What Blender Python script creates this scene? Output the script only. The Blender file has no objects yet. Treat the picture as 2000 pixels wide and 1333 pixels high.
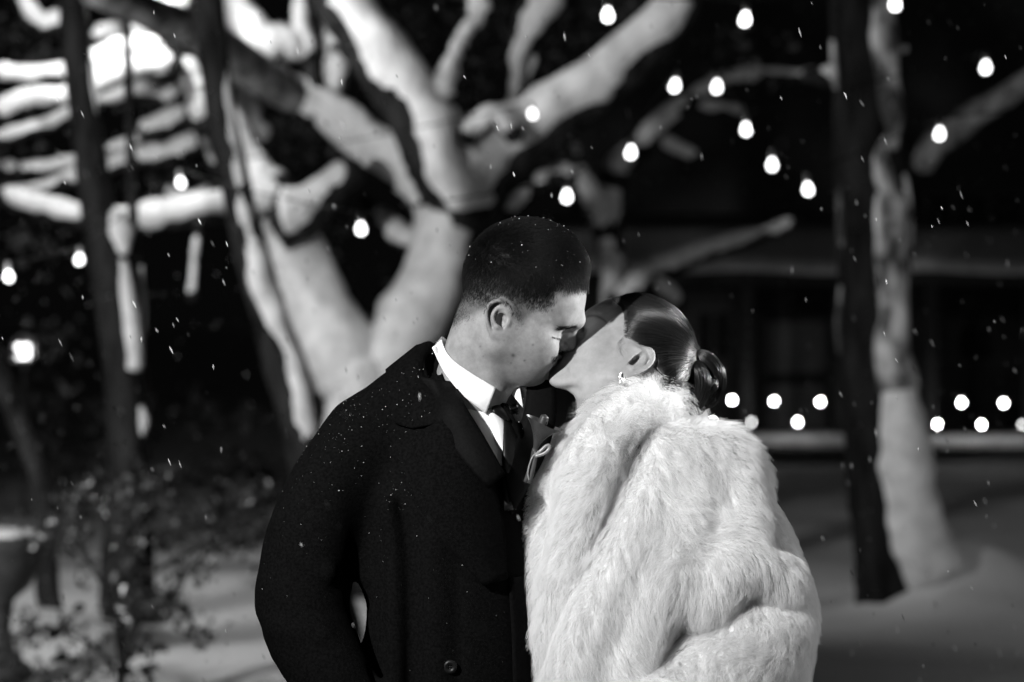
import bpy, bmesh, math, random
import numpy as np
from mathutils import Vector, Matrix, kdtree
from mathutils.bvhtree import BVHTree

random.seed(7)
RNG = np.random.default_rng(11)
S = bpy.context.scene
COL = S.collection

# ------------------------------------------------------------------ camera
CAM_H, FPX, FOCUS = 1.65, 4722.2, 3.6
PITCH = math.atan(46.5 / FPX)
cam_data = bpy.data.cameras.new("camera")
cam = bpy.data.objects.new("camera", cam_data)
COL.objects.link(cam)
cam.location = (0, 0, CAM_H)
cam.rotation_euler = (math.pi / 2 - PITCH, 0, 0)
cam_data.sensor_width = 36
cam_data.lens = 85
cam_data.clip_end = 400
cam_data.dof.use_dof = True
cam_data.dof.focus_distance = 3.53
cam_data.dof.aperture_fstop = 3.7
S.camera = cam

# ------------------------------------------------------------------ night sky, lamps, exposure
world = bpy.data.worlds.new("World")
S.world = world
world.use_nodes = True
bg = world.node_tree.nodes["Background"]
bg.inputs[0].default_value = (1, 1, 1, 1)
bg.inputs[1].default_value = 0.002
S.view_settings.view_transform = 'Standard'
S.view_settings.look = 'None'
S.view_settings.exposure = 0
S.view_settings.gamma = 1
S.cycles.use_denoising = True
S.cycles.use_adaptive_sampling = False
S.cycles.max_bounces = 8
S.cycles.transparent_max_bounces = 8
S.cycles.sample_clamp_indirect = 4
S.cycles.sample_clamp_direct = 0
S.cycles.caustics_reflective = False
S.cycles.caustics_refractive = False


def spot(name, loc, target, watts, radius, angle, blend=0.3):
    d = bpy.data.lights.new(name, 'SPOT')
    d.energy = watts
    d.shadow_soft_size = radius
    d.spot_size = math.radians(angle)
    d.spot_blend = blend
    o = bpy.data.objects.new(name, d)
    COL.objects.link(o)
    o.location = loc
    o.rotation_euler = (Vector(target) - Vector(loc)).to_track_quat('-Z', 'Y').to_euler()
    return o


def lamp(name, loc, watts, radius):
    d = bpy.data.lights.new(name, 'POINT')
    d.energy = watts
    d.shadow_soft_size = radius
    o = bpy.data.objects.new(name, d)
    COL.objects.link(o)
    o.location = loc
    return o


KEY = spot("key_lamp", (-1.55, 1.42, 2.75), (0.06, 3.6, 1.64), 720, 0.05, 40, 0.9)
RIM = spot("side_lamp", (3.5, 4.05, 2.55), (0.09, 3.55, 1.73), 1700, 0.06, 9.5, 0.35)
RIM2 = spot("side_fill_lamp", (3.5, 4.05, 2.2), (0.4, 3.55, 1.3), 200, 0.3, 26, 0.6)
BACK = spot("back_lamp", (1.9, 7.6, 3.5), (0.12, 3.6, 1.62), 500, 0.05, 8, 0.4)
FILL = spot("camera_side_fill", (0.7, 0.2, 1.9), (0.15, 3.6, 1.5), 9, 0.4, 45, 0.5)
FLOOD = lamp("tree_floodlight", (-2.25, 13.9, 3.75), 120, 0.12)
FLOOD2 = spot("garden_floodlight", (-4.8, 6.0, 2.3), (-1.5, 14.0, 1.7), 1900, 0.2, 50, 0.5)
FLOOD3 = spot("yard_floodlight", (7.5, 8.0, 4.5), (3.6, 18.0, 0.4), 300, 0.2, 70, 0.8)


# ------------------------------------------------------------------ picture scale
TANP = math.tan(PITCH)
PXM = FOCUS / FPX                      # metres per photo pixel at the couple
ZC = CAM_H - FOCUS * TANP              # height of the optical axis at the couple


def at(u, v, Y):
    """A point Y metres in front of the camera, where photo pixel (u, v) looks."""
    x, y = (u - 1000) / FPX, (666.5 - v) / FPX
    dy = math.cos(PITCH) + y * math.sin(PITCH)
    dz = -math.sin(PITCH) + y * math.cos(PITCH)
    t = Y / dy
    return Vector((x * t, Y, CAM_H + dz * t))


def fig(P):
    """Figure coordinates (u, v, w in photo pixels at the couple) to metres."""
    P = np.asarray(P, float)
    Q = np.empty_like(P)
    Q[..., 0] = (P[..., 0] - 1000) * PXM
    Q[..., 1] = FOCUS + P[..., 2] * PXM
    Q[..., 2] = ZC - (P[..., 1] - 666.5) * PXM
    return Q


# ------------------------------------------------------------------ objects
def empty(name, loc):
    o = bpy.data.objects.new(name, None)
    COL.objects.link(o)
    o.location = loc
    o.empty_display_size = 0.1
    return o


def tag(o, label=None, cat=None, group=None, kind=None):
    for k, v in (("label", label), ("category", cat), ("group", group), ("kind", kind)):
        if v:
            o[k] = v
    return o


def world_loc(o):
    p = Vector(o.location)
    while o.parent:
        o = o.parent
        p += Vector(o.location)
    return p


def mesh_obj(name, V, F, mat, parent=None, smooth=True, loc=None, attrs=None):
    """V in world metres; the object sits at its parent's origin (or loc)."""
    V = np.asarray(V, float).reshape(-1, 3)
    base = world_loc(parent) if parent else Vector(loc or (0, 0, 0))
    me = bpy.data.meshes.new(name)
    me.from_pydata((V - np.array(base)).tolist(), [], F.tolist() if isinstance(F, np.ndarray) else F)
    if smooth:
        me.shade_smooth()
    if mat:
        me.materials.append(mat)
    for k, a in (attrs or {}).items():
        at_ = me.attributes.new(k, 'FLOAT', 'POINT')
        at_.data.foreach_set('value', np.asarray(a, np.float32))
    me.update()
    o = bpy.data.objects.new(name, me)
    COL.objects.link(o)
    if parent:
        o.parent = parent
    else:
        o.location = base
    return o


def curves_obj(name, P, r0, r1, mat, parent):
    """P: strands x points x 3 in world metres; radius runs r0 -> r1."""
    P = np.asarray(P, float)
    n, s, _ = P.shape
    base = np.array(world_loc(parent))
    c = bpy.data.hair_curves.new(name)
    c.add_curves([s] * n)
    c.attributes['position'].data.foreach_set('vector', (P - base).astype(np.float32).ravel())
    ra = c.attributes.new('radius', 'FLOAT', 'POINT')
    t = np.linspace(0, 1, s)
    r0 = np.broadcast_to(np.asarray(r0, float).reshape(-1, 1), (n, 1))
    ra.data.foreach_set('value', (r0 * (1 - t) + r1 * t).astype(np.float32).ravel())
    va = c.attributes.new('shade', 'FLOAT', 'CURVE')
    va.data.foreach_set('value', RNG.random(n).astype(np.float32))
    c.materials.append(mat)
    o = bpy.data.objects.new(name, c)
    COL.objects.link(o)
    o.parent = parent
    return o


# ------------------------------------------------------------------ materials
def new_mat(name):
    m = bpy.data.materials.new(name)
    m.use_nodes = True
    nt = m.node_tree
    return m, nt, nt.nodes, nt.links, nt.nodes["Principled BSDF"]


def grey(v):
    return (v, v, v, 1)


def ramp(N, L, src, stops):
    r = N.new("ShaderNodeValToRGB")
    e = r.color_ramp.elements
    while len(e) < len(stops):
        e.new(0.5)
    for k, (p, c) in enumerate(stops):
        e[k].position = p
        e[k].color = grey(c)
    L.new(src, r.inputs[0])
    return r


def noise_mat(name, lo, hi, scale, rough=0.6, bump=0.0, bscale=None, detail=5, spec=0.4, stretch=None, sheen=0, coat=0,
              bdist=0.002, metal=0, lo_p=0.35, hi_p=0.65):
    m, nt, N, L, b = new_mat(name)
    tc = N.new("ShaderNodeTexCoord")
    mp = N.new("ShaderNodeMapping")
    if stretch:
        mp.inputs['Scale'].default_value = stretch
    L.new(tc.outputs['Object'], mp.inputs[0])
    n = N.new("ShaderNodeTexNoise")
    n.inputs['Scale'].default_value = scale
    n.inputs['Detail'].default_value = detail
    L.new(mp.outputs[0], n.inputs[0])
    r = ramp(N, L, n.outputs[0], [(lo_p, lo), (hi_p, hi)])
    L.new(r.outputs[0], b.inputs['Base Color'])
    b.inputs['Roughness'].default_value = rough
    b.inputs['Specular IOR Level'].default_value = spec
    b.inputs['Sheen Weight'].default_value = sheen
    b.inputs['Coat Weight'].default_value = coat
    b.inputs['Metallic'].default_value = metal
    if bump:
        n2 = N.new("ShaderNodeTexNoise")
        n2.inputs['Scale'].default_value = bscale or scale
        n2.inputs['Detail'].default_value = detail
        L.new(mp.outputs[0], n2.inputs[0])
        bp = N.new("ShaderNodeBump")
        bp.inputs['Strength'].default_value = bump
        bp.inputs['Distance'].default_value = bdist
        L.new(n2.outputs[0], bp.inputs['Height'])
        L.new(bp.outputs[0], b.inputs['Normal'])
    return m


def glow_mat(name, strength, v=1.0):
    m, nt, N, L, b = new_mat(name)
    b.inputs['Base Color'].default_value = grey(0.8)
    b.inputs['Emission Color'].default_value = grey(v)
    b.inputs['Emission Strength'].default_value = strength
    return m


def hair_mat(name, lo, hi, rough=0.35, spec=0.5, trans=0.0):
    m, nt, N, L, b = new_mat(name)
    a = N.new("ShaderNodeAttribute")
    a.attribute_name = 'shade'
    r = ramp(N, L, a.outputs['Fac'], [(0, lo), (1, hi)])
    L.new(r.outputs[0], b.inputs['Base Color'])
    b.inputs['Roughness'].default_value = rough
    b.inputs['Specular IOR Level'].default_value = spec
    if trans:
        out = [n for n in N if n.type == 'OUTPUT_MATERIAL'][0]
        t = N.new("ShaderNodeBsdfTranslucent")
        L.new(r.outputs[0], t.inputs[0])
        mx = N.new("ShaderNodeMixShader")
        mx.inputs[0].default_value = trans
        L.new(b.outputs[0], mx.inputs[1])
        L.new(t.outputs[0], mx.inputs[2])
        L.new(mx.outputs[0], out.inputs[0])
    return m


# ------------------------------------------------------------------ tubes and strips
def catmull(P, n):
    P = np.asarray(P, float)
    if len(P) < 3:
        t = np.linspace(0, 1, n)[:, None]
        return P[0] * (1 - t) + P[-1] * t
    Q = np.vstack([2 * P[0] - P[1], P, 2 * P[-1] - P[-2]])
    out = []
    for x in np.linspace(0, len(P) - 1 - 1e-6, n):
        i = int(x)
        t = x - i
        a, b, c, d = Q[i], Q[i + 1], Q[i + 2], Q[i + 3]
        out.append(0.5 * (2 * b + (c - a) * t + (2 * a - 5 * b + 4 * c - d) * t * t + (3 * b - a - 3 * c + d) * t ** 3))
    return np.array(out)


def frames(C):
    T = np.gradient(C, axis=0)
    T /= np.linalg.norm(T, axis=1)[:, None] + 1e-12
    ref = np.array([0, 1.0, 0]) if abs(T[0][1]) < 0.9 else np.array([1.0, 0, 0])
    n = ref - T[0] * ref.dot(T[0])
    Ns = []
    for t in T:
        n = n - t * n.dot(t)
        n /= np.linalg.norm(n) + 1e-12
        Ns.append(n)
    Ns = np.array(Ns)
    return T, Ns, np.cross(T, Ns)


def wob(P, f, seed):
    """Smooth pseudo-noise of points P (sum of sines), about -1..1."""
    r = np.random.default_rng(seed)
    out = np.zeros(len(P))
    for k in range(6):
        d = r.normal(size=3)
        d *= f * (0.6 + 0.5 * k) / np.linalg.norm(d)
        out += np.sin(P @ d + r.uniform(0, 6.3)) / (1 + 0.5 * k)
    return out / 2.2


def tube(P, R, seg=12, n=None, bump=0.0, bf=8.0, seed=0, cap=True, squash=None):
    """Tube along P with radii R (control points, world metres) -> V, F."""
    n = n or max(2, (len(P) - 1) * 6 + 1)
    C = catmull(P, n)
    r = np.interp(np.linspace(0, 1, n), np.linspace(0, 1, len(R)), R)
    T, Nn, B = frames(C)
    a = np.linspace(0, 2 * math.pi, seg, endpoint=False)
    sx, sy = squash or (1, 1)
    ring = Nn[:, None] * np.cos(a)[None, :, None] * sx + B[:, None] * np.sin(a)[None, :, None] * sy
    V = C[:, None] + ring * r[:, None, None]
    V = V.reshape(-1, 3)
    if bump:
        V = V + ring.reshape(-1, 3) * (np.repeat(r, seg) * bump * wob(V, bf, seed))[:, None]
    F = []
    for i in range(n - 1):
        for j in range(seg):
            k = (j + 1) % seg
            F.append((i * seg + j, i * seg + k, (i + 1) * seg + k, (i + 1) * seg + j))
    if cap:
        V = np.vstack([V, C[0] - T[0] * r[0] * 0.5, C[-1] + T[-1] * r[-1] * 0.5])
        a0, a1 = len(V) - 2, len(V) - 1
        for j in range(seg):
            k = (j + 1) % seg
            F.append((a0, k, j))
            F.append((a1, (n - 1) * seg + j, (n - 1) * seg + k))
    return V, F


def join(parts):
    V, F, o = [], [], 0
    for v, f in parts:
        v = np.asarray(v, float)
        V.append(v)
        F.extend([tuple(i + o for i in q) for q in f])
        o += len(v)
    return np.vstack(V), F


def box(lo, hi):
    x0, y0, z0 = lo
    x1, y1, z1 = hi
    V = [(x0, y0, z0), (x1, y0, z0), (x1, y1, z0), (x0, y1, z0), (x0, y0, z1), (x1, y0, z1), (x1, y1, z1), (x0, y1, z1)]
    return np.array(V, float), [(0, 3, 2, 1), (4, 5, 6, 7), (0, 1, 5, 4), (1, 2, 6, 5), (2, 3, 7, 6), (3, 0, 4, 7)]


def lathe(c, prof, seg=16, axis=2):
    """prof: list of (radius, height)."""
    a = np.linspace(0, 2 * math.pi, seg, endpoint=False)
    V, F = [], []
    for r, h in prof:
        for t in a:
            V.append((c[0] + r * math.cos(t), c[1] + r * math.sin(t), c[2] + h))
    for i in range(len(prof) - 1):
        for j in range(seg):
            k = (j + 1) % seg
            F.append((i * seg + j, i * seg + k, (i + 1) * seg + k, (i + 1) * seg + j))
    F.append(tuple(range(seg))[::-1])
    F.append(tuple((len(prof) - 1) * seg + j for j in range(seg)))
    return np.array(V, float), F


# ------------------------------------------------------------------ signed distance sculpting
class Field:
    def __init__(self, lo, hi, step):
        self.lo, self.step = np.array(lo, float), float(step)
        self.n = (np.ceil((np.array(hi) - self.lo) / step)).astype(int) + 1
        self.F = np.full(self.n, 1e3, np.float32)
        self.ax = [(self.lo[i] + step * np.arange(self.n[i])).astype(np.float32) for i in range(3)]
        self.warp = None

    def _sub(self, lo, hi):
        sl = []
        for i in range(3):
            a = int(max(0, math.floor((lo[i] - self.lo[i]) / self.step)))
            b = int(min(self.n[i], math.ceil((hi[i] - self.lo[i]) / self.step) + 1))
            if b <= a:
                return None
            sl.append(slice(a, b))
        return tuple(sl)

    def grid(self, sl):
        X, Y, Z = (self.ax[0][sl[0]][:, None, None], self.ax[1][sl[1]][None, :, None], self.ax[2][sl[2]][None, None, :])
        if self.warp:
            return self.warp(X, Y, Z)
        return X, Y, Z

    def put(self, fn, lo, hi, k, op):
        m = k * 1.5 + 4 * self.step
        if self.warp:
            m += 40
        sl = self._sub(np.array(lo) - m, np.array(hi) + m)
        if sl is None:
            return
        X, Y, Z = self.grid(sl)
        d = fn(X, Y, Z)
        f = self.F[sl]
        if op == 'sub':
            d = -d
            h = np.maximum(k - np.abs(f - d), 0) / max(k, 1e-6)
            self.F[sl] = np.maximum(f, d) + h * h * k * 0.25
        else:
            h = np.maximum(k - np.abs(f - d), 0) / max(k, 1e-6)
            self.F[sl] = np.minimum(f, d) - h * h * k * 0.25

    def ell(self, c, r, rot=0, k=8, op='add', yaw=0):
        """rot turns the first two radii in the picture plane (degrees, clockwise on screen); yaw turns u towards w."""
        a, b = math.radians(rot), math.radians(yaw)
        ca, sa, cb, sb = math.cos(a), math.sin(a), math.cos(b), math.sin(b)

        def fn(X, Y, Z):
            x, y, z = X - c[0], Y - c[1], Z - c[2]
            x, z = x * cb + z * sb, -x * sb + z * cb
            p, q = x * ca + y * sa, -x * sa + y * ca
            k0 = np.sqrt((p / r[0]) ** 2 + (q / r[1]) ** 2 + (z / r[2]) ** 2)
            k1 = np.sqrt((p / r[0] ** 2) ** 2 + (q / r[1] ** 2) ** 2 + (z / r[2] ** 2) ** 2) + 1e-9
            return k0 * (k0 - 1) / k1
        R = max(r)
        self.put(fn, [x - R for x in c], [x + R for x in c], k, op)

    def cap(self, a, b, ra, rb, k=8, op='add', flat=None):
        """Round cone; flat=(direction, factor) squashes it across a direction."""
        a, b = np.array(a, float), np.array(b, float)
        d = b - a
        L2 = d.dot(d) + 1e-9

        def fn(X, Y, Z):
            x, y, z = X - a[0], Y - a[1], Z - a[2]
            t = np.clip((x * d[0] + y * d[1] + z * d[2]) / L2, 0, 1)
            return np.sqrt((x - t * d[0]) ** 2 + (y - t * d[1]) ** 2 + (z - t * d[2]) ** 2) - (ra + (rb - ra) * t)
        R = max(ra, rb)
        self.put(fn, np.minimum(a, b) - R, np.maximum(a, b) + R, k, op)

    def chain(self, P, R, k=8, kin=None, n=None, op='add'):
        """Smooth rope through P with radii R, merged as one shape."""
        n = n or len(P) * 3
        C = catmull(P, n)
        r = np.interp(np.linspace(0, 1, n), np.linspace(0, 1, len(R)), R)
        lo, hi = C.min(0) - r.max(), C.max(0) + r.max()

        def fn(X, Y, Z):
            out = None
            for i in range(n - 1):
                a, d = C[i], C[i + 1] - C[i]
                x, y, z = X - a[0], Y - a[1], Z - a[2]
                t = np.clip((x * d[0] + y * d[1] + z * d[2]) / (d.dot(d) + 1e-9), 0, 1)
                q = np.sqrt((x - t * d[0]) ** 2 + (y - t * d[1]) ** 2 + (z - t * d[2]) ** 2) - (r[i] + (r[i + 1] - r[i]) * t)
                out = q if out is None else np.minimum(out, q)
            return out
        self.put(fn, lo, hi, k, op)

    def mesh(self):
        """Naive surface nets -> V in field coordinates, quads."""
        F = self.F
        ins = F < 0
        nx, ny, nz = F.shape
        c = np.zeros((nx - 1, ny - 1, nz - 1), np.int8)
        for i in (0, 1):
            for j in (0, 1):
                for k in (0, 1):
                    c += ins[i:nx - 1 + i, j:ny - 1 + j, k:nz - 1 + k]
        act = (c > 0) & (c < 8)
        idx = np.full(act.shape, -1, np.int64)
        I, J, K = np.nonzero(act)
        idx[I, J, K] = np.arange(len(I))
        acc = np.zeros((len(I), 3))
        cnt = np.zeros(len(I))
        corners = [(i, j, k) for i in (0, 1) for j in (0, 1) for k in (0, 1)]
        for a in corners:
            for ax in range(3):
                if a[ax] == 1:
                    continue
                b = list(a)
                b[ax] = 1
                fa = F[I + a[0], J + a[1], K + a[2]]
                fb = F[I + b[0], J + b[1], K + b[2]]
                m = (fa < 0) != (fb < 0)
                t = np.where(m, fa / (fa - fb + 1e-12 * (~m)), 0)
                p = np.array(a, float)[None].repeat(len(I), 0)
                p[:, ax] += t
                acc[m] += p[m]
                cnt[m] += 1
        V = self.lo + self.step * (np.stack([I, J, K], 1) + acc / cnt[:, None])
        quads = []
        for ax in range(3):
            sl0 = [slice(None)] * 3
            sl1 = [slice(None)] * 3
            sl0[ax] = slice(0, -1)
            sl1[ax] = slice(1, None)
            s0, s1 = ins[tuple(sl0)], ins[tuple(sl1)]
            E = np.argwhere(s0 != s1)
            o1, o2 = [(1, 2), (2, 0), (0, 1)][ax]
            ok = (E[:, o1] > 0) & (E[:, o2] > 0) & (E[:, o1] < self.n[o1] - 1) & (E[:, o2] < self.n[o2] - 1)
            E = E[ok]

            def cell(d1, d2):
                q = E.copy()
                q[:, o1] += d1
                q[:, o2] += d2
                return idx[q[:, 0], q[:, 1], q[:, 2]]
            Q = np.stack([cell(-1, -1), cell(0, -1), cell(0, 0), cell(-1, 0)], 1)
            fl = s0[E[:, 0], E[:, 1], E[:, 2]]
            Q[~fl] = Q[~fl][:, ::-1]
            quads.append(Q)
        Q = np.vstack(quads)
        Q = Q[(Q >= 0).all(1)]
        return V, Q

    def front(self, u, v, off=0.0):
        """First surface depth w seen from the camera at (u, v), moved off towards the camera."""
        i = (np.asarray(u, float) - self.lo[0]) / self.step
        j = (np.asarray(v, float) - self.lo[1]) / self.step
        i = np.clip(i, 0, self.n[0] - 1.001)
        j = np.clip(j, 0, self.n[1] - 1.001)
        i0, j0 = i.astype(int), j.astype(int)
        fi, fj = (i - i0)[..., None], (j - j0)[..., None]
        c = (self.F[i0, j0] * (1 - fi) * (1 - fj) + self.F[i0 + 1, j0] * fi * (1 - fj)
             + self.F[i0, j0 + 1] * (1 - fi) * fj + self.F[i0 + 1, j0 + 1] * fi * fj)
        neg = c < 0
        k = neg.argmax(-1)
        has = neg.any(-1)
        k1 = np.clip(k, 1, None)
        ca = np.take_along_axis(c, (k1 - 1)[..., None], -1)[..., 0]
        cb = np.take_along_axis(c, k1[..., None], -1)[..., 0]
        t = ca / np.where(np.abs(ca - cb) < 1e-9, 1, ca - cb)
        w = self.lo[2] + self.step * (k1 - 1 + np.clip(t, 0, 1))
        w = np.where(has, w, np.nan)
        return w - off


def in_poly(P, poly):
    x, y = P[:, 0], P[:, 1]
    out = np.zeros(len(P), bool)
    n = len(poly)
    for i in range(n):
        x0, y0 = poly[i]
        x1, y1 = poly[(i + 1) % n]
        c = ((y0 > y) != (y1 > y)) & (x < (x1 - x0) * (y - y0) / (y1 - y0 + 1e-12) + x0)
        out ^= c
    return out


def normals(V, Q):
    n = np.cross(V[Q[:, 2]] - V[Q[:, 0]], V[Q[:, 3]] - V[Q[:, 1]])
    vn = np.zeros_like(V)
    for i in range(4):
        np.add.at(vn, Q[:, i], n)
    return vn / (np.linalg.norm(vn, axis=1)[:, None] + 1e-12)


def scatter(V, Q, n, weight=None):
    """n random points on quads -> positions and smooth normals."""
    vn = normals(V, Q)
    A = np.linalg.norm(np.cross(V[Q[:, 2]] - V[Q[:, 0]], V[Q[:, 3]] - V[Q[:, 1]]), axis=1)
    if weight is not None:
        A = A * weight[Q].mean(1)
    q = RNG.choice(len(Q), n, p=A / A.sum())
    a, b = RNG.random((2, n, 1))
    w = [(1 - a) * (1 - b), a * (1 - b), a * b, (1 - a) * b]
    P = sum(w[i] * V[Q[q, i]] for i in range(4))
    N = sum(w[i] * vn[Q[q, i]] for i in range(4))
    return P, N / (np.linalg.norm(N, axis=1)[:, None] + 1e-12)


def unit(a):
    return a / (np.linalg.norm(a, axis=-1, keepdims=True) + 1e-12)


def patch(L, R, surf, off, mat, name, parent, n=24, m=8, thick=4.0, puff=0.0, wfun=None):
    """A cloth panel between two edge lines (u, v), laid on the surface `surf(u, v)` and `off` px proud of it."""
    l, r = catmull([(p[0], p[1], 0) for p in L], n), catmull([(p[0], p[1], 0) for p in R], n)
    t = np.linspace(0, 1, m)
    G = l[:, None] * (1 - t)[None, :, None] + r[:, None] * t[None, :, None]
    w = surf(G[..., 0], G[..., 1])
    for _ in range(200):
        bad = np.isnan(w)
        if not bad.any():
            break
        p = np.pad(w, 1, constant_values=np.nan)
        st = np.stack([p[:-2, 1:-1], p[2:, 1:-1], p[1:-1, :-2], p[1:-1, 2:]])
        with np.errstate(all='ignore'):
            import warnings
            with warnings.catch_warnings():
                warnings.simplefilter('ignore')
                mm = np.nanmean(st, 0)
        w = np.where(bad, mm, w)
    for _ in range(2):
        p = np.pad(w, 1, mode='edge')
        w = (p[:-2, 1:-1] + p[2:, 1:-1] + p[1:-1, :-2] + p[1:-1, 2:] + 2 * w) / 6
    offs = np.broadcast_to(np.asarray(off, float), (n, m)) + puff * np.sin(np.pi * t)[None, :]
    G[..., 2] = w - offs
    back = G.copy()
    back[..., 2] += thick
    V = np.vstack([G.reshape(-1, 3), back.reshape(-1, 3)])
    nn = n * m
    F = []
    for i in range(n - 1):
        for j in range(m - 1):
            a = i * m + j
            F.append((a, a + m, a + m + 1, a + 1))
            F.append((nn + a, nn + a + 1, nn + a + m + 1, nn + a + m))
    edge = [i * m for i in range(n)] + [(n - 1) * m + j for j in range(1, m)] + [i * m + m - 1 for i in range(n - 2, -1, -1)] + [j for j in range(m - 2, 0, -1)]
    for i in range(len(edge)):
        a, b = edge[i], edge[(i + 1) % len(edge)]
        F.append((a, nn + a, nn + b, b))
    return mesh_obj(name, fig(V), F, mat, parent)
# ================================================================== the garden
def snow_mat(name="snow", lo=0.72, hi=0.84, scale=3.0, bump=0.6, bscale=40):
    m = noise_mat(name, lo, hi, scale, 0.8, bump, bscale, spec=0.2, bdist=0.02)
    return m


M_SNOW = snow_mat("ground_snow", 0.66, 0.82, 0.8, 0.5, 14)
M_BSNOW = snow_mat("branch_snow", 0.62, 0.86, 9, 0.8, 22)
M_CRUST = noise_mat("crusted_trunk_snow", 0.05, 0.74, 7, 0.85, 0.8, 25, spec=0.2, bdist=0.02, stretch=(1, 1, 0.6), lo_p=0.42, hi_p=0.68, detail=8)
M_BARK5 = noise_mat("black_wet_bark", 0.004, 0.02, 12, 0.7, 0.9, 26, stretch=(1, 1, 0.25), bdist=0.02, spec=0.05)
M_DIM_LIMB = noise_mat("dim_limb_grey", 0.08, 0.36, 9, 0.85, 0.8, 25, spec=0.1, bdist=0.02, detail=7)  # snowy limb in weak light: the dimness is put into this grey
M_BARK = noise_mat("wet_dark_bark", 0.006, 0.032, 14, 0.65, 0.9, 30, stretch=(1, 1, 0.25), bdist=0.02, spec=0.08)
M_LEAF = noise_mat("dark_leaf", 0.02, 0.06, 20, 0.35, spec=0.5)
M_DULL = noise_mat("dull_winter_leaf", 0.008, 0.025, 20, 0.6, spec=0.2)
M_NEEDLE = noise_mat("evergreen_leaf", 0.03, 0.09, 6, 0.5, spec=0.4)
M_WALL = noise_mat("dark_timber_wall", 0.02, 0.035, 4, 0.7, 0.4, 30, stretch=(1, 1, 6))
M_TRIM = noise_mat("dark_trim", 0.02, 0.032, 8, 0.6)
M_PANEL = noise_mat("grey_blind", 0.15, 0.2, 3, 0.7)
M_GLASS = noise_mat("dark_window_glass", 0.01, 0.015, 1, 0.12, spec=0.5)
M_STONE = noise_mat("dark_stone", 0.03, 0.06, 30, 0.7, 0.5, 60)
M_SOCKET = noise_mat("lamp_socket", 0.3, 0.45, 60, 0.4, spec=0.5)
M_CORD = noise_mat("black_cord", 0.008, 0.012, 60, 0.5)
M_BULB = glow_mat("lit_bulb_glass", 5)
M_BULB_DIM = glow_mat("dim_bulb_glass", 9)
M_BULB_FAR = glow_mat("lit_porch_bulb_glass", 60)
M_BULB_FARD = glow_mat("dim_porch_bulb_glass", 12)
M_LANTERN = glow_mat("lantern_glow", 5)

# ground: one sheet out to the horizon, drifted near the trees
gx = np.concatenate([np.linspace(-160, -12, 14), np.linspace(-10, 10, 90), np.linspace(12, 160, 14)])
gy = np.concatenate([np.linspace(-12, 2, 10), np.linspace(2.4, 34, 140), np.linspace(38, 300, 14)])
GX, GY = np.meshgrid(gx, gy, indexing='ij')
pts = np.stack([GX, GY, GX * 0], -1).reshape(-1, 3)
near = np.exp(-((pts[:, 1] - 14) / 9) ** 2) * np.exp(-(pts[:, 0] / 9) ** 2)
gzv = near * (0.06 * wob(pts, 0.9, 3) + 0.035 * wob(pts, 3.0, 5) + 0.03 * wob(pts, 6.0, 15) - 0.02)
base5 = at(1790, 1150, 14.0)
for (bx, by, bh, br) in ((base5.x + 0.22, 14.1, 0.42, 0.42), (base5.x + 0.62, 14.6, 0.20, 0.6), (-2.6, 12.4, 0.16, 0.7), (-4.2, 13.5, 0.3, 1.0), (2.9, 10.6, 0.10, 0.9)):
    gzv += bh * np.exp(-(((pts[:, 0] - bx) ** 2 + (pts[:, 1] - by) ** 2) / br ** 2))
gzv *= np.clip((np.hypot(pts[:, 0], pts[:, 1] - 3.6) - 1.2) / 2, 0, 1)
pts[:, 2] = gzv
ny_ = len(gy)
GF = [(i * ny_ + j, (i + 1) * ny_ + j, (i + 1) * ny_ + j + 1, i * ny_ + j + 1) for i in range(len(gx) - 1) for j in range(ny_ - 1)]
tag(mesh_obj("snowy_ground", pts, GF, M_SNOW), kind="structure")


def path(P, Y):
    """Photo pixels (with optional own depth offset) to a 3D line about Y metres away."""
    return np.array([at(p[0], p[1], Y + (p[2] if len(p) > 2 else 0)) for p in P])


def rad(R, Y):
    return [r / FPX * Y for r in R]


_seed = [100]


def limb(name, P, W, Y, parent, snow=None, mat=None, side=(-0.25, -0.75, 0.6), bump=0.14, share=0.9, snow_w=1.0, gaps=0.0):
    """A bark limb (W = widths in photo px) and, on its weather side, a bank of snow that follows it."""
    _seed[0] += 7
    C = path(P, Y)
    R = rad([w * 0.5 for w in W], Y)
    V, F = tube(C, R, seg=14, n=(len(P) - 1) * 8 + 1, bump=bump, bf=5 / max(R), seed=_seed[0])
    o = mesh_obj(name, V, F, mat or M_BARK, parent)
    if snow:
        a, b = snow
        n = (len(P) - 1) * 8 + 1
        CC = catmull(C, n)
        RR = np.interp(np.linspace(0, 1, n), np.linspace(0, 1, len(R)), R)
        i0, i1 = int(a * (n - 1)), int(b * (n - 1)) + 1
        CC, RR = CC[i0:i1], RR[i0:i1]
        sd = np.array(side, float)
        sd /= np.linalg.norm(sd)
        wv = wob(CC, 1.2 / max(R), _seed[0] + 3)
        off = RR[:, None] * (0.42 + 0.10 * wv[:, None]) * sd
        rr = RR * share * snow_w * (1 + 0.12 * wob(CC, 2.2 / max(R), _seed[0] + 5))
        if gaps:
            rr = rr * np.clip(0.5 + 0.9 * (wob(CC, 1.6 / max(R), _seed[0] + 9) + 1 - gaps * 2), 0.05, 1.0)
        k = np.minimum(np.arange(len(rr)), np.arange(len(rr))[::-1]) / 3.0
        rr = rr * np.clip(0.35 + 0.65 * k, 0, 1)
        V, F = tube(CC + off, rr, seg=16, n=len(CC) * 2, bump=0.13, bf=3.5 / max(R), seed=_seed[0] + 1)
        mesh_obj("snow", V, F, M_BSNOW, o)
    return o


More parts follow.
